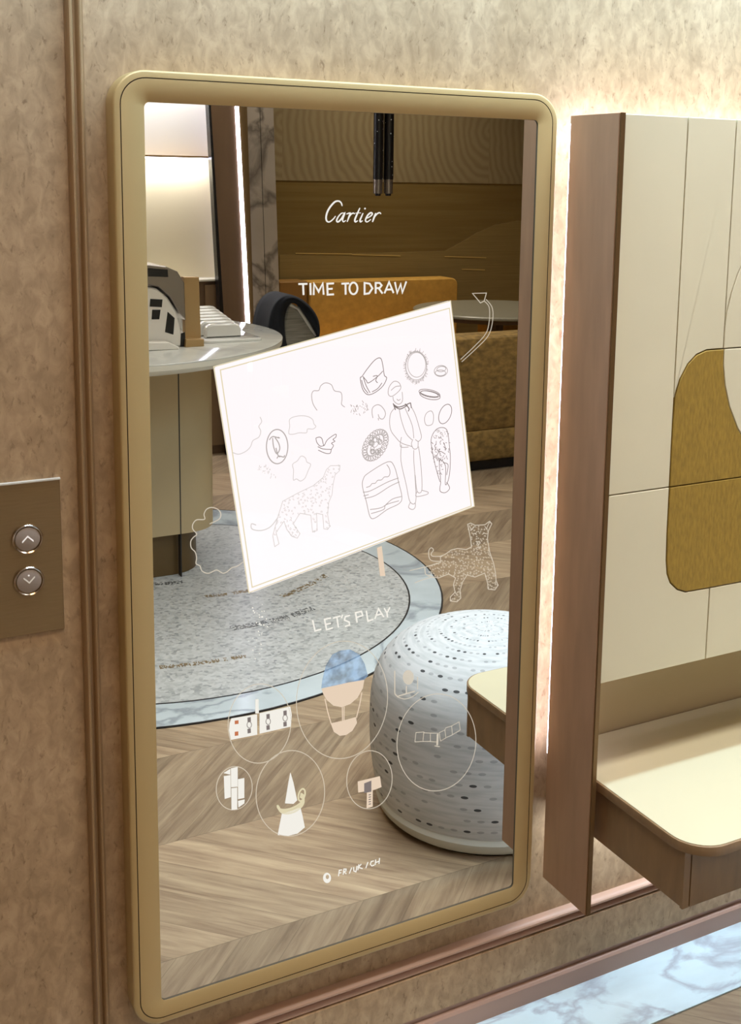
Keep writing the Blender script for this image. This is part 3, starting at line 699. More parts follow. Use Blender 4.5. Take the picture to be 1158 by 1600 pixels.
def circle_icon(e, name='game_circle', wd=1.1):
    mb = MB(); stroke(mb, e, wd); return mb.build(name, G_line, mir)
c1 = circle_icon(ell(534.5, 1093.5, 71, 92, 6, 60)); c1['label'] = 'circle around a hot air balloon picture'
mb = MB(); fill(mb, zl(470, 990, 6.095, [(195, 520), (205, 440), (240, 300), (300, 200), (380, 160), (470, 150), (560, 200), (610, 290), (640, 400), (605, 440)]), 0); mb.build('balloon_top', G_blue, c1)
mb = MB(); fill(mb, zl(470, 990, 6.095, [(200, 525), (300, 500), (450, 465), (605, 440), (590, 520), (540, 610), (470, 670), (390, 700), (310, 685), (245, 630), (212, 570)]), 1)
fill(mb, zl(470, 990, 6.095, [(285, 855), (400, 830), (525, 795), (535, 850), (490, 925), (430, 965), (370, 972), (315, 935)]), 1); mb.build('balloon_basket', G_peach, c1)
mb = MB()
for q in ([(230, 620), (255, 740), (290, 860)], [(582, 560), (560, 680), (530, 800)], [(395, 695), (398, 830)], [(412, 695), (412, 830)]): stroke(mb, zl(470, 990, 6.095, q), 1.3, 2)
mb.build('balloon_ropes', G_peach, c1)
c2 = circle_icon(ell(405.5, 1130.5, 49, 62, 5, 50)); c2['label'] = 'circle around a row of watches picture'
def zb(*p): return zl(330, 1060, 6.153, p)
mb = MB(); fill(mb, zb((195, 385), (440, 345), (442, 540), (190, 590), (172, 500), (178, 430)), 1); fill(mb, zb((466, 335), (760, 270), (774, 350), (765, 462), (466, 530)), 1)
fill(mb, zb((425, 200), (455, 198), (458, 335), (425, 335)), 1); mb.build('watch_cards', G_white, c2)
mb = MB()
for a, b_ in (((225, 405), (262, 440)), ((225, 512), (260, 552))): fill(mb, zb((a[0], a[1]), (b_[0], a[1] - 5), (b_[0], b_[1] - 5), (a[0], b_[1])), 2)
mb.build('red_watch', G_orange, c2)
mb = MB()
for x, y in ((365, 450), (547, 418), (710, 385)):
    mb = MB()
    for dy in (-58, 50): fill(mb, zb((x - 18, y + dy - 16), (x + 14, y + dy - 22), (x + 16, y + dy + 22), (x - 16, y + dy + 28)), 2)
    stroke(mb, zb(*ell(x, y - 5, 22, 30, 0, 12)), 1.0, 2)
    mb.build('grey_watch', G_dark, c2)
c3 = circle_icon(ell(366, 1231.5, 28, 34, 8, 40)); c3['label'] = 'circle around white bars picture'
mb = MB()
for q in ([(122, 940), (186, 930), (188, 1140), (130, 1158)], [(190, 866), (254, 850), (254, 1040), (192, 1046)], [(194, 1056), (250, 1050), (250, 1256), (196, 1264)], [(258, 970), (318, 958), (318, 1148), (258, 1160)], [(120, 910), (184, 870), (184, 924)], [(258, 1178), (322, 1164), (318, 1200), (262, 1240)]):
    fill(mb, zb(*q), 1)
mb.build('white_bars', G_white, c3)
c4 = circle_icon(ell(453.7, 1239.5, 53.5, 67, 5, 50)); c4['label'] = 'circle around a ring on a cone picture'
mb = MB(); fill(mb, zb((762, 905), (790, 1000), (826, 1170), (790, 1205), (710, 1200), (722, 1130), (745, 990)), 2); fill(mb, zb((680, 1300), (770, 1270), (858, 1240), (878, 1320), (900, 1430), (830, 1490), (740, 1512), (640, 1505), (660, 1400)), 1)
mb.build('ring_cone', G_white, c4)
mb = MB()
for k_ in range(3): stroke(mb, zb(*ell(765 + k_ * 3, 1185 + 14 * k_, 135 - 5 * k_, 62 + 6 * k_, -24, 34, -30, 200)), 3.0, 1)
stroke(mb, zb(*ell(870, 1120, 30, 60, 15, 24)), 2.4, 1)
mb.build('gold_ring', G_gold, c4)
c5 = circle_icon(ell(577.3, 1218.3, 35.5, 45.5, 5, 44)); c5['label'] = 'circle around a strap watch picture'
mb = MB(); fill(mb, zl(200, 980, 2.757, [(990, 665), (1085, 642), (1092, 688), (1062, 700), (992, 712)]), 1); fill(mb, zl(200, 980, 2.757, [(1030, 700), (1054, 696), (1054, 772), (1028, 780)]), 1); mb.build('strap', G_peach, c5)
mb = MB(); fill(mb, zl(200, 980, 2.757, [(1017, 672), (1048, 660), (1048, 708), (1017, 714)]), 2)
for k_ in range(5): stroke(mb, zl(200, 980, 2.757, [(1036, 722 + 10 * k_), (1046, 720 + 10 * k_)]), 1.6, 2)
mb.build('watch_dial', G_dark, c5)
c6 = circle_icon(ell(682, 1160, 61.5, 76, 6, 56)); c6['label'] = 'circle around a bracelet outline picture'
def zc(*p): return zl(600, 1030, 7.2375, p)
mb = MB()
for q in ([(362, 830), (452, 822), (440, 930), (350, 935), (362, 830)], [(452, 832), (525, 836), (525, 930), (440, 930)], [(525, 836), (610, 838), (610, 935), (525, 932)], [(625, 830), (690, 800), (700, 890), (640, 925), (625, 830)], [(690, 800), (700, 775), (765, 755), (775, 855), (705, 885)], [(765, 755), (850, 708), (862, 800), (778, 852)]):
    stroke(mb, zc(*q), 1.0)
stroke(mb, zc((608, 845), (602, 975)), 3.4); stroke(mb, zc((572, 980), (632, 990)), 1.2)
mb.build('bracelet_outline', G_line, c6)
mb = MB(); stroke(mb, zc((122, 130), (122, 390), (150, 420), (350, 362)), 1.8); stroke(mb, zc((255, 300), (252, 385)), 2.0); fill(mb, zc(*ell(275, 205, 62, 82, 0, 24)[:-1]), 1); stroke(mb, zc((380, 200), (380, 340)), 1.4); stroke(mb, zc((150, 425), (230, 450), (320, 425), (390, 370)), 1.2, 1, True)
mb.build('picture_frame_drawing', G_line, mir)
mb = MB(); fill(mb, [(589, 856), (596.5, 853), (602, 900), (594, 900)], 1); mb.build('reflection_bar', G_peach, mir)  # glowing bar standing for a light reflected in the glass
mb = MB()
for i in range(34):
    x, y = 404 + random.gauss(0, 9), random.uniform(925, 1042); r = random.uniform(.5, 1.3); fill(mb, ell(x, y, r, r, 0, 6)[:-1], 1)
mb.build('sparkles', G_white, mir)

# ------------------------------------------------------------------ the display cabinet on the right
XC = 1.1485; XE = 2.35; YF = -.162; ZT = 1.6045; ZBOT = .2676
cab = thing('display_cabinet', 'wall cabinet faced in cream leather panels with a gold inlay, glowing behind its edges', 'cabinet', (XC, 0, ZBOT))
MB().panel(rrect(XC, XC + .0095, ZBOT, ZT, .0003, 1), -.038, YF).build('side_panel', M['side_panel'], cab)['label'] = 'rosy wood side panel'
MB().box((XC + .002, YF - .0035, ZBOT - .0005), (XC + .0098, YF, ZT + .0005)).build('side_edge', M['edge'], cab)['label'] = 'thin dark bronze front edge of the side panel'
# carcass behind the panels and the recess under them
MB().box((XC + .0095, -.15, .681), (XE, -.038, ZT)).build('carcass', M['back_board'], cab)
MB().box((XC + .055, -.006, .40), (XE, -.0005, .681)).build('recess_back', M['back_board'], cab)
# light strips in the gap behind
MB().box((XC + .006, -.036, .50), (XC + .016, -.028, ZT - .012)).build('light_strip', M['led'], cab)
MB().box((XC + .02, -.036, ZT - .018), (XE - .02, -.028, ZT - .008)).build('light_strip', M['led'], cab)
GV = .0011
def clad(name, poly, m, lab=None, y1=YF):
    o = MB().panel(inset(poly, GV), -.15, y1, .0008).build(name, m, cab)
    if lab: o['label'] = lab
x0 = XC + .0100; xa, xb = 1.2862, 1.3885; zk = 1.002; xR = XE
inl = [(1.390, .8115), (1.335, .8125), (1.316, .820), (1.300, .834), (1.292, .851), (1.2885, .875), (1.2872, .92), (1.2870, zk)]
inu = [(1.2868, zk), (1.2865, 1.10), (1.2885, 1.155), (1.297, 1.183), (1.312, 1.207), (1.330, 1.222), (1.352, 1.2285), (1.3895, 1.2285)]
right_curve = [(1.3895, 1.2285), (1.3905, 1.20), (1.397, 1.165), (1.410, 1.128), (1.432, 1.088), (1.462, 1.052), (1.500, 1.022), (1.545, zk)]
# arc of the tall oval on the right
arc = [(1.3885, 1.262), (1.3905, 1.287), (1.399, 1.322), (1.410, 1.352), (1.428, 1.385), (1.452, 1.418), (1.49, 1.455), (1.54, 1.485), (1.6, 1.50)]
clad('leather_panel', [(x0, zk), (xa + .0006, zk), (1.2865, 1.10), (1.2868, 1.155), (xa, 1.187), (xa, ZT), (x0, ZT)], M['leather'])
clad('leather_panel', [(xa + .0003, 1.150), (1.2890, 1.158), (1.297, 1.183), (1.312, 1.207), (1.330, 1.222), (1.352, 1.2285), (xb, 1.2285), (xb, ZT), (xa, ZT)], M['leather'])
clad('leather_panel', [(xb, 1.262)] + arc[1:] + [(1.6, ZT), (xb, ZT)], M['leather'])
clad('leather_panel', [(xb, 1.2285), (1.6, 1.2285), (1.6, 1.50)] + list(reversed(arc[:-1])), M['leather'])
clad('leather_panel', list(right_curve) + [(1.6, zk), (1.6, 1.2285)], M['leather'])
clad('leather_panel', [(1.6, zk), (xR, zk), (xR, ZT), (1.6, ZT)], M['leather'])
clad('gold_inlay', list(reversed(right_curve)) + list(reversed(inu))[1:], M['gold_fabric'], 'upper half of the gold fabric inlay', YF - .0006)
clad('gold_inlay', [(1.2870, zk), (1.60, zk), (1.60, .8095)] + inl[:-1], M['gold_fabric'], 'lower half of the gold fabric inlay', YF - .0006)
clad('leather_panel', [(x0, .681), (xb + .0008, .681), (xb + .001, .8115)] + inl[1:-1] + [(1.2870, zk), (x0, zk)], M['leather'])
clad('leather_panel', [(xb + .0008, .681), (1.60, .681), (1.60, .8095), (xb + .001, .8115)], M['leather'])
clad('leather_panel', [(1.60, .681), (xR, .681), (xR, zk), (1.60, zk)], M['leather'])
# shelf with its drawer box
SX0, SX1, SY, SZ = 1.1755, 2.30, -.391, .497
shp = thing('wall_shelf', 'cream topped shelf with a rounded corner over a brown drawer', 'shelf', (1.7, 0, .37))
poly = rrect(SX0, SX1, SY, -.0065, (.062, .004, .004, .062), 10)
poly = rrect(SX0, SX1, SY, -.0065, (.062, .004, .004, .062), 10)
MB().prism(poly, SZ - .017, SZ - .001, .001).build('shelf_rim', M['oak'], shp, smooth=True)
MB().prism(inset(poly, .0035), SZ - .003, SZ).build('leather_top', M['leather_top'], shp)
dx0, dx1, dy = SX0 + .010, SX1 - .01, SY + .034
MB().box((dx0, dy + .004, SZ - .112), (dx1, -.007, SZ - .017)).build('drawer_body', M['oak'], shp)
MB().box((dx0 - .0008, dy, SZ - .114), (dx0 + .012, dy + .006, SZ - .017)).build('corner_post', M['oak'], shp)
MB().box((dx0 + .0135, dy - .001, SZ - .113), (dx1, dy + .005, SZ - .019)).build('drawer_front', M['oak'], shp)
MB().box((SX0 + .02, -.085, SZ - .119), (SX1 - .03, -.030, SZ - .1125)).build('light_strip', M['led_cool'], shp)

# ------------------------------------------------------------------ pouf
pc = room(1.452, .632)
prof = [(.262, .052), (.272, .09), (.280, .15), (.283, .22), (.281, .28), (.272, .330), (.254, .368), (.226, .398), (.188, .420), (.14, .434), (.09, .441), (.04, .444), (.0008, .445)]
def fine(pr, n=3):
    s_ = smooth_line(pr, n); return [(max(.0005, a), b_) for a, b_ in s_]
def uv_lathe(name, pr, c, m, parent, n=72, sx=1.0):
    bm = bmesh.new(); uvl = bm.loops.layers.uv.new('UVMap'); off = parent_loc(parent)
    L_ = [0]
    for i in range(1, len(pr)): L_.append(L_[-1] + math.hypot(pr[i][0] - pr[i - 1][0], pr[i][1] - pr[i - 1][1]))
    V = [[bm.verts.new(Vector((c[0] + r * sx * math.cos(2 * PI * j / n), c[1] + r * math.sin(2 * PI * j / n), z)) - off) for j in range(n)] for r, z in pr]
    for i in range(len(pr) - 1):
        for j in range(n):
            k = (j + 1) % n; f = bm.faces.new((V[i][j], V[i][k], V[i + 1][k], V[i + 1][j])); f.smooth = True
            for lp_, (u, v) in zip(f.loops, ((j, i), (j + 1, i), (j + 1, i + 1), (j, i + 1))): lp_[uvl].uv = (u / n, L_[v])
    bmesh.ops.recalc_face_normals(bm, faces=bm.faces[:])
    me = bpy.data.meshes.new(name); bm.to_mesh(me); bm.free(); me.materials.append(m)
    o = bpy.data.objects.new(name, me); C.objects.link(o); o.parent = parent; return o
pf = thing('pouf', 'round white pouf woven with rows of short black dashes, beside the shelf', 'pouf', tuple(pc))
M['pouf'] = pouf_material(pc.x, pc.y)
uv_lathe('cover', fine(prof, 3), pc, M['pouf'], pf)
MB().lathe([(.0, .012)] + [(.22, .012), (.252, .013), (.262, .024), (.266, .040), (.261, .052), (.21, .054)], pc, 64).build('bottom_band', mat('pouf_band', (196, 196, 184), .8), pf, smooth=True)
MB().lathe([(.0005, .0), (.235, .0), (.235, .014), (.0005, .014)], pc, 40).build('plinth', M['sofa_base'], pf)

# ------------------------------------------------------------------ floor medallion
mc = room(1.11, 2.42)
med = thing('floor_medallion', 'large round stone floor medallion, grey mosaic inside a pale marble ring', 'floor medallion', tuple(mc))
def disc_ring(r0, r1, z, n=96, rr=None):
    mb = MB(); c = rr or mc
    A = [(c[0] + r1 * math.cos(2 * PI * i / n), c[1] + r1 * math.sin(2 * PI * i / n)) for i in range(n)]
    if r0 <= 0: return mb.loft([[(x, y, .0002) for x, y in A], [(x, y, z) for x, y in A]])
    B = [(c[0] + r0 * math.cos(2 * PI * i / n), c[1] + r0 * math.sin(2 * PI * i / n)) for i in range(n)]
    return mb.loft([[(x, y, .0002) for x, y in A], [(x, y, z) for x, y in A], [(x, y, z) for x, y in B], [(x, y, .0002) for x, y in B]], cap=(False, False), closed=True)
c_in = room(1.165, 2.35)
disc_ring(0, 1.085, .004).build('marble_ring', M['ring'], med)
disc_ring(1.085, 1.091, .0042).build('outer_line', M['black_line'], med)
disc_ring(0, .885, .0046, rr=c_in).build('mosaic_disc', M['mosaic'], med)
disc_ring(.885, .891, .0048, rr=c_in).build('inner_line', M['black_line'], med)
def floor_pt(px, py): 
    d = ray(px, py); k = -CH / d[2]; return Vector((0, -CD, CH)) + d * k
def glyphs(a, b_, n, size, m, bend):
    """a run of small mosaic chips, an inscription too worn to read, set between two points of the medallion"""
    mb = MB(); a = Vector(a); b_ = Vector(b_); d = b_ - a; L_ = d.length; d.normalize(); q = Vector((-d.y, d.x))
    for i in range(n):
        if random.random() < .12: continue
        t_ = (i + .5) / n; c = a + d * (L_ * t_) + q * (bend * 4 * t_ * (1 - t_)); w_ = L_ / n * .34
        segs = []
        for gx in (-.9, 0, .9):
            for gy in (-.42, -.14, .14, .42):
                if random.random() < .62: segs.append(((gx * w_ - w_ * .34, gy * size), (gx * w_ + w_ * .34, gy * size)))
        for (x0_, y0_), (x1_, y1_) in segs:
            p = c + d * x0_ + q * y0_; r = c + d * x1_ + q * y1_; e = (r - p)
            if e.length < 1e-6: continue
            nn = Vector((-e.y, e.x)).normalized() * .0035
            pts = [p + nn, p - nn, r - nn, r + nn]
            mb.add([(*room(v.x, v.y), )[:2] + (.0050,) for v in pts], [(0, 1, 2, 3)])
    return mb.build('inlaid_lettering', m, med)
def vf(px, py): q = floor_pt(px, py); return (q.x, q.y)
glyphs(vf(362, 984), vf(489, 952), 26, .034, M['black_line'], -.02)
glyphs(vf(236, 1046), vf(385, 1027), 24, .024, M['gold_inlay'], -.01)
glyphs(vf(232, 914), vf(290, 910), 12, .03, M['black_line'], -.01)
glyphs(vf(320, 934), vf(400, 922), 14, .024, M['gold_inlay'], -.01)
glyphs(vf(440, 934), vf(510, 900), 16, .026, M['gold_inlay'], -.01)

# ------------------------------------------------------------------ round display table on the medallion
tc = room(1.0, 2.81)
tb = thing('display_table', 'round marble-topped display table on a cream column with a bronze foot', 'table', tuple(tc))
def vbox(mb, x0, x1, yv0, yv1, z0, z1, r=.1, bev=0):
    a = room(x0, yv1); c = room(x1, yv0)
    return mb.prism(rrect(a.x, c.x, a.y, c.y, r, 8), z0, z1, bev)
vbox(MB(), .62, 1.395, 2.555, 3.1, .0055, .172, .13).build('foot', M['dark_bronze'], tb, smooth=True)
vbox(MB(), .58, 1.455, 2.52, 3.14, .172, .85, .14).build('column', M['cream_panel'], tb, smooth=True)
a = room(1.287, 2.519)
MB().box((a.x, a.y, .0055), (a.x + .004, a.y - .03, .85)).build('column_seam', M['black_line'], tb)
MB().lathe([(.0005, .848), (.70, .848), (.74, .858), (.755, .872), (.757, .884), (.757, .890)], tc, 96).build('table_rim', mat('table_rim', (222, 216, 198), .4), tb, smooth=True)
MB().lathe([(.0005, .890), (.7575, .890), (.7575, .8935), (.755, .8945), (.0005, .8945)], tc, 96).build('table_top', M['table_marble'], tb, smooth=True)
ZT2 = .8945
# the domed white box
dbx = thing('domed_box', 'white domed box with small black windows and a grey lid, on the display table', 'box', tuple(room(1.17, 2.62, ZT2)))
def vpanel(mb, poly, yv0, yv1, bev=0):
    """outline in x,z as seen in the mirror, from yv0 back to yv1"""
    a = 2 * YM - yv1; b_ = 2 * YM - yv0
    return mb.panel(poly, a, b_, bev)
def P(px, py, yv):
    d = ray(px, py); k = (yv + CD) / d[1]; q = Vector((0, -CD, CH)) + d * k; return (q.x, q.z)
def up(pts): return [(x, max(z, ZT2 + .0002)) for x, z in pts]
dome = [P(x, y, 2.42) for x, y in ((150, 546), (150, 448), (175, 440), (215, 445), (245, 451), (262, 465), (276, 487), (284, 520), (287, 546))]
vpanel(MB(), up(dome), 2.42, 2.62, .006).build('body', M['white_box'], dbx)
lid = [P(x, y, 2.42) for x, y in ((150, 420), (190, 413), (232, 413), (258, 416), (276, 424), (287, 442), (288, 478), (289, 500), (280, 490), (264, 463), (247, 448), (215, 442), (175, 438), (150, 445))]
vpanel(MB(), [(x, z) for x, z in lid], 2.41, 2.63, .003).build('lid', M['grey_metal'], dbx)
def win(pts, yv=2.4185, name='window_opening', m='black', dep=.003):
    vpanel(MB(), up([P(x, y, yv) for x, y in pts]), yv, yv + dep).build(name, M[m], dbx)
win([(235, 467), (254, 468), (253, 480), (234, 479)]); win([(238, 484), (251, 484), (249, 499), (237, 499)]); win([(262, 487), (273, 497), (271, 523), (258, 519)])
win([(232, 419), (262, 421), (263, 433), (232, 432)], 2.406, 'lid_mark'); win([(283, 521), (289, 519), (290, 545), (282, 545)], 2.417)
vpanel(MB(), up([P(x, y, 2.38) for x, y in ((225, 534), (262, 534), (277, 541), (277, 547), (225, 547))]), 2.36, 2.405, .002).build('tray', M['white_box'], dbx)
# gold stand
gst = thing('display_stand', 'upright satin gold slab stand between the domed box and the ridged tray', 'stand', tuple(room(1.34, 2.5, ZT2)))
vpanel(MB(), [P(x, y, 2.44) for x, y in ((290, 529), (314, 529), (311, 433), (287, 433))], 2.44, 2.47, .001).build('slab', M['gold'], gst)
vpanel(MB(), up([P(x, y, 2.40) for x, y in ((290, 547), (319, 547), (319, 530), (291, 530))]), 2.40, 2.50, .001).build('foot', M['gold'], gst)
# ridged bracelet tray
tr = thing('bracelet_tray', 'clear ridged tray of stacked bracelet rests beside the gold stand', 'tray', tuple(room(1.5, 2.7, ZT2)))
a = room(1.44, 2.95); 
MB().prism(rrect(1.37, 1.60, room(0, 2.92).y, room(0, 2.46).y, .03, 6), ZT2, ZT2 + .010, .002).build('base', M['clear'], tr, smooth=True)
for k_ in range(7):
    yv = 2.52 + .055 * k_; x0_, x1_ = 1.395 - .004 * k_, 1.535 + .004 * k_; z0_ = ZT2 + .010
    h_ = .052 + .005 * k_
    vpanel(MB(), rrect(x0_, x1_, z0_, z0_ + h_, (.003, .028, .028, .003), 5), yv, yv + .026, .006).build('ridge', M['clear'], tr, smooth=True)

# ------------------------------------------------------------------ far side of the room, left of the mirror picture
YN = 4.5
def VB(x0, x1, y0, y1, z0, z1):
    a = room(x0, y0); b_ = room(x1, y1); return MB().box((a.x, a.y, z0), (b_.x, b_.y, z1))
nic = thing('display_niche', 'cream backed display niche glowing white over a brown cupboard', 'display niche', tuple(room(1.5, YN)))
VB(.6, 2.12, YN, YN + .04, 1.592, 2.25).build('upper_panel', M['niche_white'], nic)
VB(.6, 2.15, YN, YN + .04, .955, 1.588).build('lower_panel', M['niche'], nic)
VB(.6, 2.135, YN - .10, YN, 1.588, 1.598).build('rail', M['gold'], nic)
VB(.62, 2.11, YN - .085, YN - .06, 1.582, 1.588).build('light_strip', M['led'], nic)
VB(.6, 2.12, YN - .14, YN + .04, 2.25, 2.30).build('top_board', M['taupe'], nic)
VB(.62, 2.10, YN - .10, YN - .08, 2.240, 2.25).build('light_strip', M['led'], nic)
VB(.6, 2.16, YN - .13, YN + .04, .945, .955).build('shelf', mat('niche_shelf', (240, 236, 222), .4), nic)
VB(.6, 2.16, YN - .11, YN + .04, .0, .945).build('cupboard', M['taupe'], nic)
VB(2.02, 2.155, YN - .125, YN - .11, .05, .925).build('cupboard_door', mat('cupboard_door', (138, 112, 82), .5), nic)
for z_, yv_ in ((1.575, YN - .07), (2.23, YN - .09)):
    c_ = room(1.4, yv_, z_); area('niche_light', tuple(c_), (1.35, .03), 4.5 if z_ < 2 else 24, (.97, .97, 1), (math.radians(-22), 0, 0))
# taupe pier with its slanting light slot, then the marble pier
def vquad(pts, yv0, yv1): return vpanel(MB(), [P(x, y, yv0) for x, y in pts], yv0, yv1)
pier = thing('taupe_pier', 'dark taupe wood pier beside the display niche, split by a bright light slot', 'pier', tuple(room(2.2, YN)))
zb_ = 700
def px_line(x0_, y0_, x1_, y1_, y): return x0_ + (x1_ - x0_) * (y - y0_) / (y1_ - y0_)
def slab(x0t, x1t, x0b, x1b, yv0=YN - .20, yv1=YN - .145, zl_=0):
    """edges given where they cross picture rows 165 and 415, run on to floor and ceiling"""
    L0 = lambda y: px_line(x0t, 165, x0b, 415, y); L1 = lambda y: px_line(x1t, 165, x1b, 415, y)
    def wz(x, y): return P(x, y, yv0)
    a0, a1 = wz(x0t, 165), wz(x0b, 415); b0, b1 = wz(x1t, 165), wz(x1b, 415)
    f = lambda p, q, z: p[0] + (q[0] - p[0]) * (z - p[1]) / (q[1] - p[1])
    return vpanel(MB(), [(f(a0, a1, zl_), zl_), (f(b0, b1, zl_), zl_), (f(b0, b1, ZC), ZC), (f(a0, a1, ZC), ZC)], yv0, yv1)
slab(328, 367.5, 343, 380).build('wood_face', M['taupe'], pier)
slab(326, 329.5, 340, 345, YN - .202, YN - .15).build('dark_edge', M['black'], pier)
slab(367.5, 373.0, 380, 386.0, YN - .205, YN - .15, .46).build('light_slot', M['led'], pier)['label'] = 'bright vertical light slot'
slab(373.0, 386, 386.0, 394, YN - .20, YN - .145).build('reveal', M['dark_bronze'], pier)
mp_ = thing('marble_pier', 'grey veined marble pier of two slabs beside the bright light slot', 'pier', tuple(room(2.4, YN)))
slab(386, 405.5, 394, 413.5, YN - .12, YN + .04).build('marble_slab', M['grey_marble'], mp_)
slab(406.5, 427, 414.5, 435, YN - .12, YN + .04).build('marble_slab', M['grey_marble'], mp_)
# gold lacquer wall
YW = 5.5
lw = thing('lacquer_wall', 'dark gold lacquer wall panel with combed arcs along its upper band', 'wall panel', tuple(room(4.2, YW)))
VB(2.45, 5.88, YW, YW + .05, 0, 1.475).build('lower_panel', M['lacquer'], lw)
VB(2.45, 5.88, YW - .006, YW + .05, 1.475, ZC).build('combed_band', M['arcs'], lw)
mound = [P(x, y, YW - .004) for x, y in ((690, 395), (715, 382), (745, 364), (775, 351), (810, 345), (850, 346), (850, 402), (780, 408))]  # pale mound, band and streaks colour in reflections of the room lights
vpanel(MB(), mound, YW - .004, YW).build('sheen_mound', M['sheen_gold'], lw)
vpanel(MB(), [P(x, y, YW - .003) for x, y in ((437, 398), (540, 396), (700, 392), (850, 400), (850, 470), (437, 470))], YW - .003, YW).build('sheen_band', M['sheen_gold'], lw)
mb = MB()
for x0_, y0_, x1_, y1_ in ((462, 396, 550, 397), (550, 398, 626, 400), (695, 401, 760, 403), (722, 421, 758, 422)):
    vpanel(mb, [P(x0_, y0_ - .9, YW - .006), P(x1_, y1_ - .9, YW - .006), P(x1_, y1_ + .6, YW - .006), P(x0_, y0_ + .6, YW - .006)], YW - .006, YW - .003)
mb.build('sheen_streaks', M['sheen_line'], lw)
# mustard banquette against it
YQ = 5.2
bq = thing('banquette', 'mustard velvet banquette against the gold lacquer wall', 'banquette', tuple(room(3.3, YQ)))
def zP(px, py, yv): return P(px, py, yv)
p1, p2 = P(484, 439, YQ), P(716, 434, YQ); pb = P(600, 512, YQ)
vpanel(MB(), rrect(p1[0], p2[0], .30, p2[1], (.01, .05, .01, .01), 6), YQ, YQ + .16, .008).build('backrest', M['mustard'], bq, smooth=True)
p3 = P(437, 440, YQ)
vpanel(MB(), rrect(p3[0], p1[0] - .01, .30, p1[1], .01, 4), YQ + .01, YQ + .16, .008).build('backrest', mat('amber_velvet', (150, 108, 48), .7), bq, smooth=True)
vbox(MB(), p3[0], p2[0], YQ - .32, YQ + .16, .12, .46, .03, .02).build('seat', M['mustard'], bq, smooth=True)
vbox(MB(), p3[0] + .02, p2[0] - .02, YQ - .29, YQ + .15, 0, .12, .02).build('plinth', M['sofa_base'], bq)
# round grey table in front of the banquette
gt = thing('pedestal_table', 'round grey-topped table between the mottled sofa and the banquette', 'table', tuple(room(3.9, 4.45)))
g = room(3.9, 4.45)
MB().lathe([(.0005, .700), (.50, .700), (.508, .706), (.508, .716), (.50, .722), (.0005, .722)], g, 64).build('table_top', M['grey_top'], gt, smooth=True)
MB().lathe([(.0005, .672), (.44, .672), (.44, .700), (.0005, .700)], g, 48).build('apron', M['taupe'], gt, smooth=True)
MB().lathe([(.0005, .0), (.18, .0), (.18, .02), (.05, .04), (.05, .672), (.0005, .672)], g, 32).build('pedestal', M['taupe'], gt, smooth=True)
# mustard chair behind the table at the right
mch = thing('tub_chair', 'mustard velvet chair half hidden behind the round grey table', 'chair', tuple(room(4.12, 4.75)))
vpanel(MB(), rrect(3.93, 4.60, .18, .645, .03, 5), 4.93 - .35, 4.93 - .23, .012).build('backrest', M['mustard'], mch, smooth=True)
vbox(MB(), 3.93, 4.60, 4.58, 4.86, .1, .44, .04, .02).build('seat', M['mustard'], mch, smooth=True)
for x_, y_ in ((3.97, 4.62), (4.56, 4.62), (3.97, 4.82), (4.56, 4.82)): vbox(MB(), x_ - .015, x_ + .015, y_ - .015, y_ + .015, 0, .1, .005).build('leg', M['taupe'], mch)
# mottled sofa
sf = thing('sofa', 'low sofa in mottled brown boucle seen from behind', 'sofa', tuple(room(3.2, 3.7)))
YS = 3.44
vbox(MB(), 2.18, 4.5, YS, YS + .22, .21, .705, .06, .03).build('backrest', M['sofa'], sf, smooth=True)
vbox(MB(), 2.16, 4.52, YS - .012, YS + .66, .055, .215, .05, .02).build('base', M['sofa'], sf, smooth=True)
vbox(MB(), 2.24, 4.44, YS + .2, YS + .62, .215, .42, .05, .03).build('seat', M['sofa'], sf, smooth=True)
vbox(MB(), 2.24, 4.46, YS + .03, YS + .62, 0, .055, .03).build('plinth', M['sofa_base'], sf)
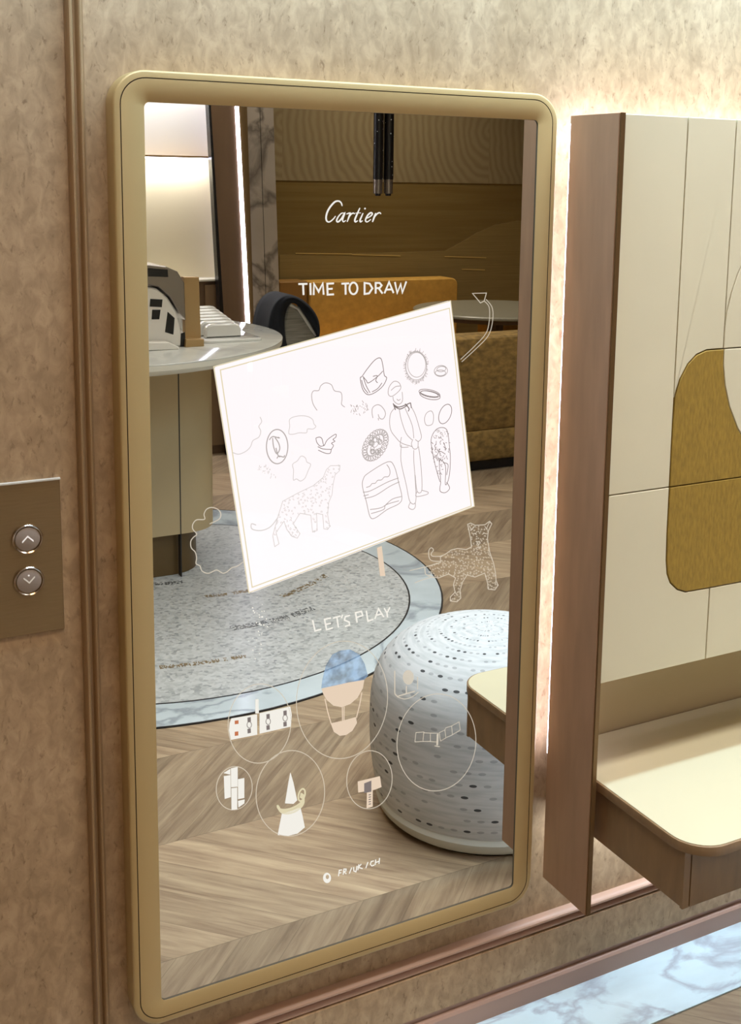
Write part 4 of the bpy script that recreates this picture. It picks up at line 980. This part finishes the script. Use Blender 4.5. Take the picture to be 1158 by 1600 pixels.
# striped cushion and navy coat over the sofa end
cu = thing('striped_cushion', 'grey striped cushion with white piping under the navy coat', 'cushion', tuple(room(2.33, 3.6, .70)))
yv = 3.40
cpts = [P(x, y, yv) for x, y in ((444, 540), (500, 545), (497, 526), (482, 503), (468, 484), (455, 474), (448, 480), (443, 505))]
vpanel(MB(), cpts, yv, yv + .14, .012).build('cushion_body', M['stripe'], cu, smooth=True)
edge = [P(x, y, yv) for x, y in ((453, 476), (466, 482), (476, 497), (487, 514), (497, 527), (501, 540))]
MB().tube([(x, 2 * YM - yv + .001, z) for x, z in edge], .008).build('piping', M['piping'], cu, smooth=True)
ct = thing('navy_coat', 'dark navy coat draped over the striped cushion on the sofa', 'coat', tuple(room(2.2, 3.5, .70)))
def coat_shell():
    outer = [(411, 548), (414, 520), (419, 490), (428, 471), (440, 462), (452, 459), (466, 463), (480, 472), (493, 486), (501, 503), (501, 524), (497, 530)]
    inner = [(452, 552), (446, 530), (444, 505), (446, 490), (450, 478), (455, 473), (462, 474), (470, 482), (480, 498), (488, 512), (494, 524), (497, 530)]
    mb = MB(); n = len(outer); rows = []
    for j, (dyv, k_) in enumerate(((0.0, 1.0), (-.035, .93), (-.05, .75), (-.045, .5), (-.03, .25), (0, 0))):
        row = []
        for i in range(n):
            o_, q_ = outer[i], inner[i]; t_ = k_
            x = q_[0] + (o_[0] - q_[0]) * t_; y = q_[1] + (o_[1] - q_[1]) * t_
            yy = 3.38 + dyv + .016 * math.sin(j * 2.3 + i * .9)
            p = P(x, y, yy); row.append((p[0], 2 * YM - yy, p[1]))
        rows.append(row)
    back = [(x, y - .17, z) for x, y, z in rows[0]]; rows = [back] + rows
    base = [v for r_ in rows for v in r_]; fs = []
    for r_ in range(len(rows) - 1):
        for i in range(n - 1): fs.append((r_ * n + i, r_ * n + i + 1, (r_ + 1) * n + i + 1, (r_ + 1) * n + i))
    mb.add(base, fs); return mb
cs = coat_shell().build('coat_cloth', M['navy'], ct, smooth=True, angle=180)
md = cs.modifiers.new('s', 'SUBSURF'); md.levels = md.render_levels = 2
sd = cs.modifiers.new('t', 'SOLIDIFY'); sd.thickness = .006
# black pendant lamps
for i, x in enumerate((590.5, 606.5)):
    yv = 3.95; q = P(x, 306, yv); c = room(q[0], yv)
    pd = thing('pendant_lamp', 'left one of the two black studded tube pendants' if i == 0 else 'right one of the two black studded tube pendants', 'pendant lamp', (c.x, c.y, q[1]), 'black tube pendants over the table')
    MB().lathe([(.0005, q[1] + .085), (.0265, q[1] + .085), (.0265, 2.5), (.0005, 2.5)], c, 32).build('tube', M['dots'], pd, smooth=True)
    MB().lathe([(.0005, q[1] + .012), (.0245, q[1] + .012), (.0245, q[1] + .085), (.0005, q[1] + .085)], c, 32).build('metal_collar', M['grey_metal'], pd, smooth=True)
    MB().lathe([(.0005, q[1]), (.014, q[1]), (.017, q[1] + .012), (.0005, q[1] + .012)], c, 24).build('tip', M['black'], pd, smooth=True)
    MB().lathe([(.0005, 2.5), (.004, 2.5), (.004, ZC), (.0005, ZC)], c, 10).build('rod', M['black'], pd)
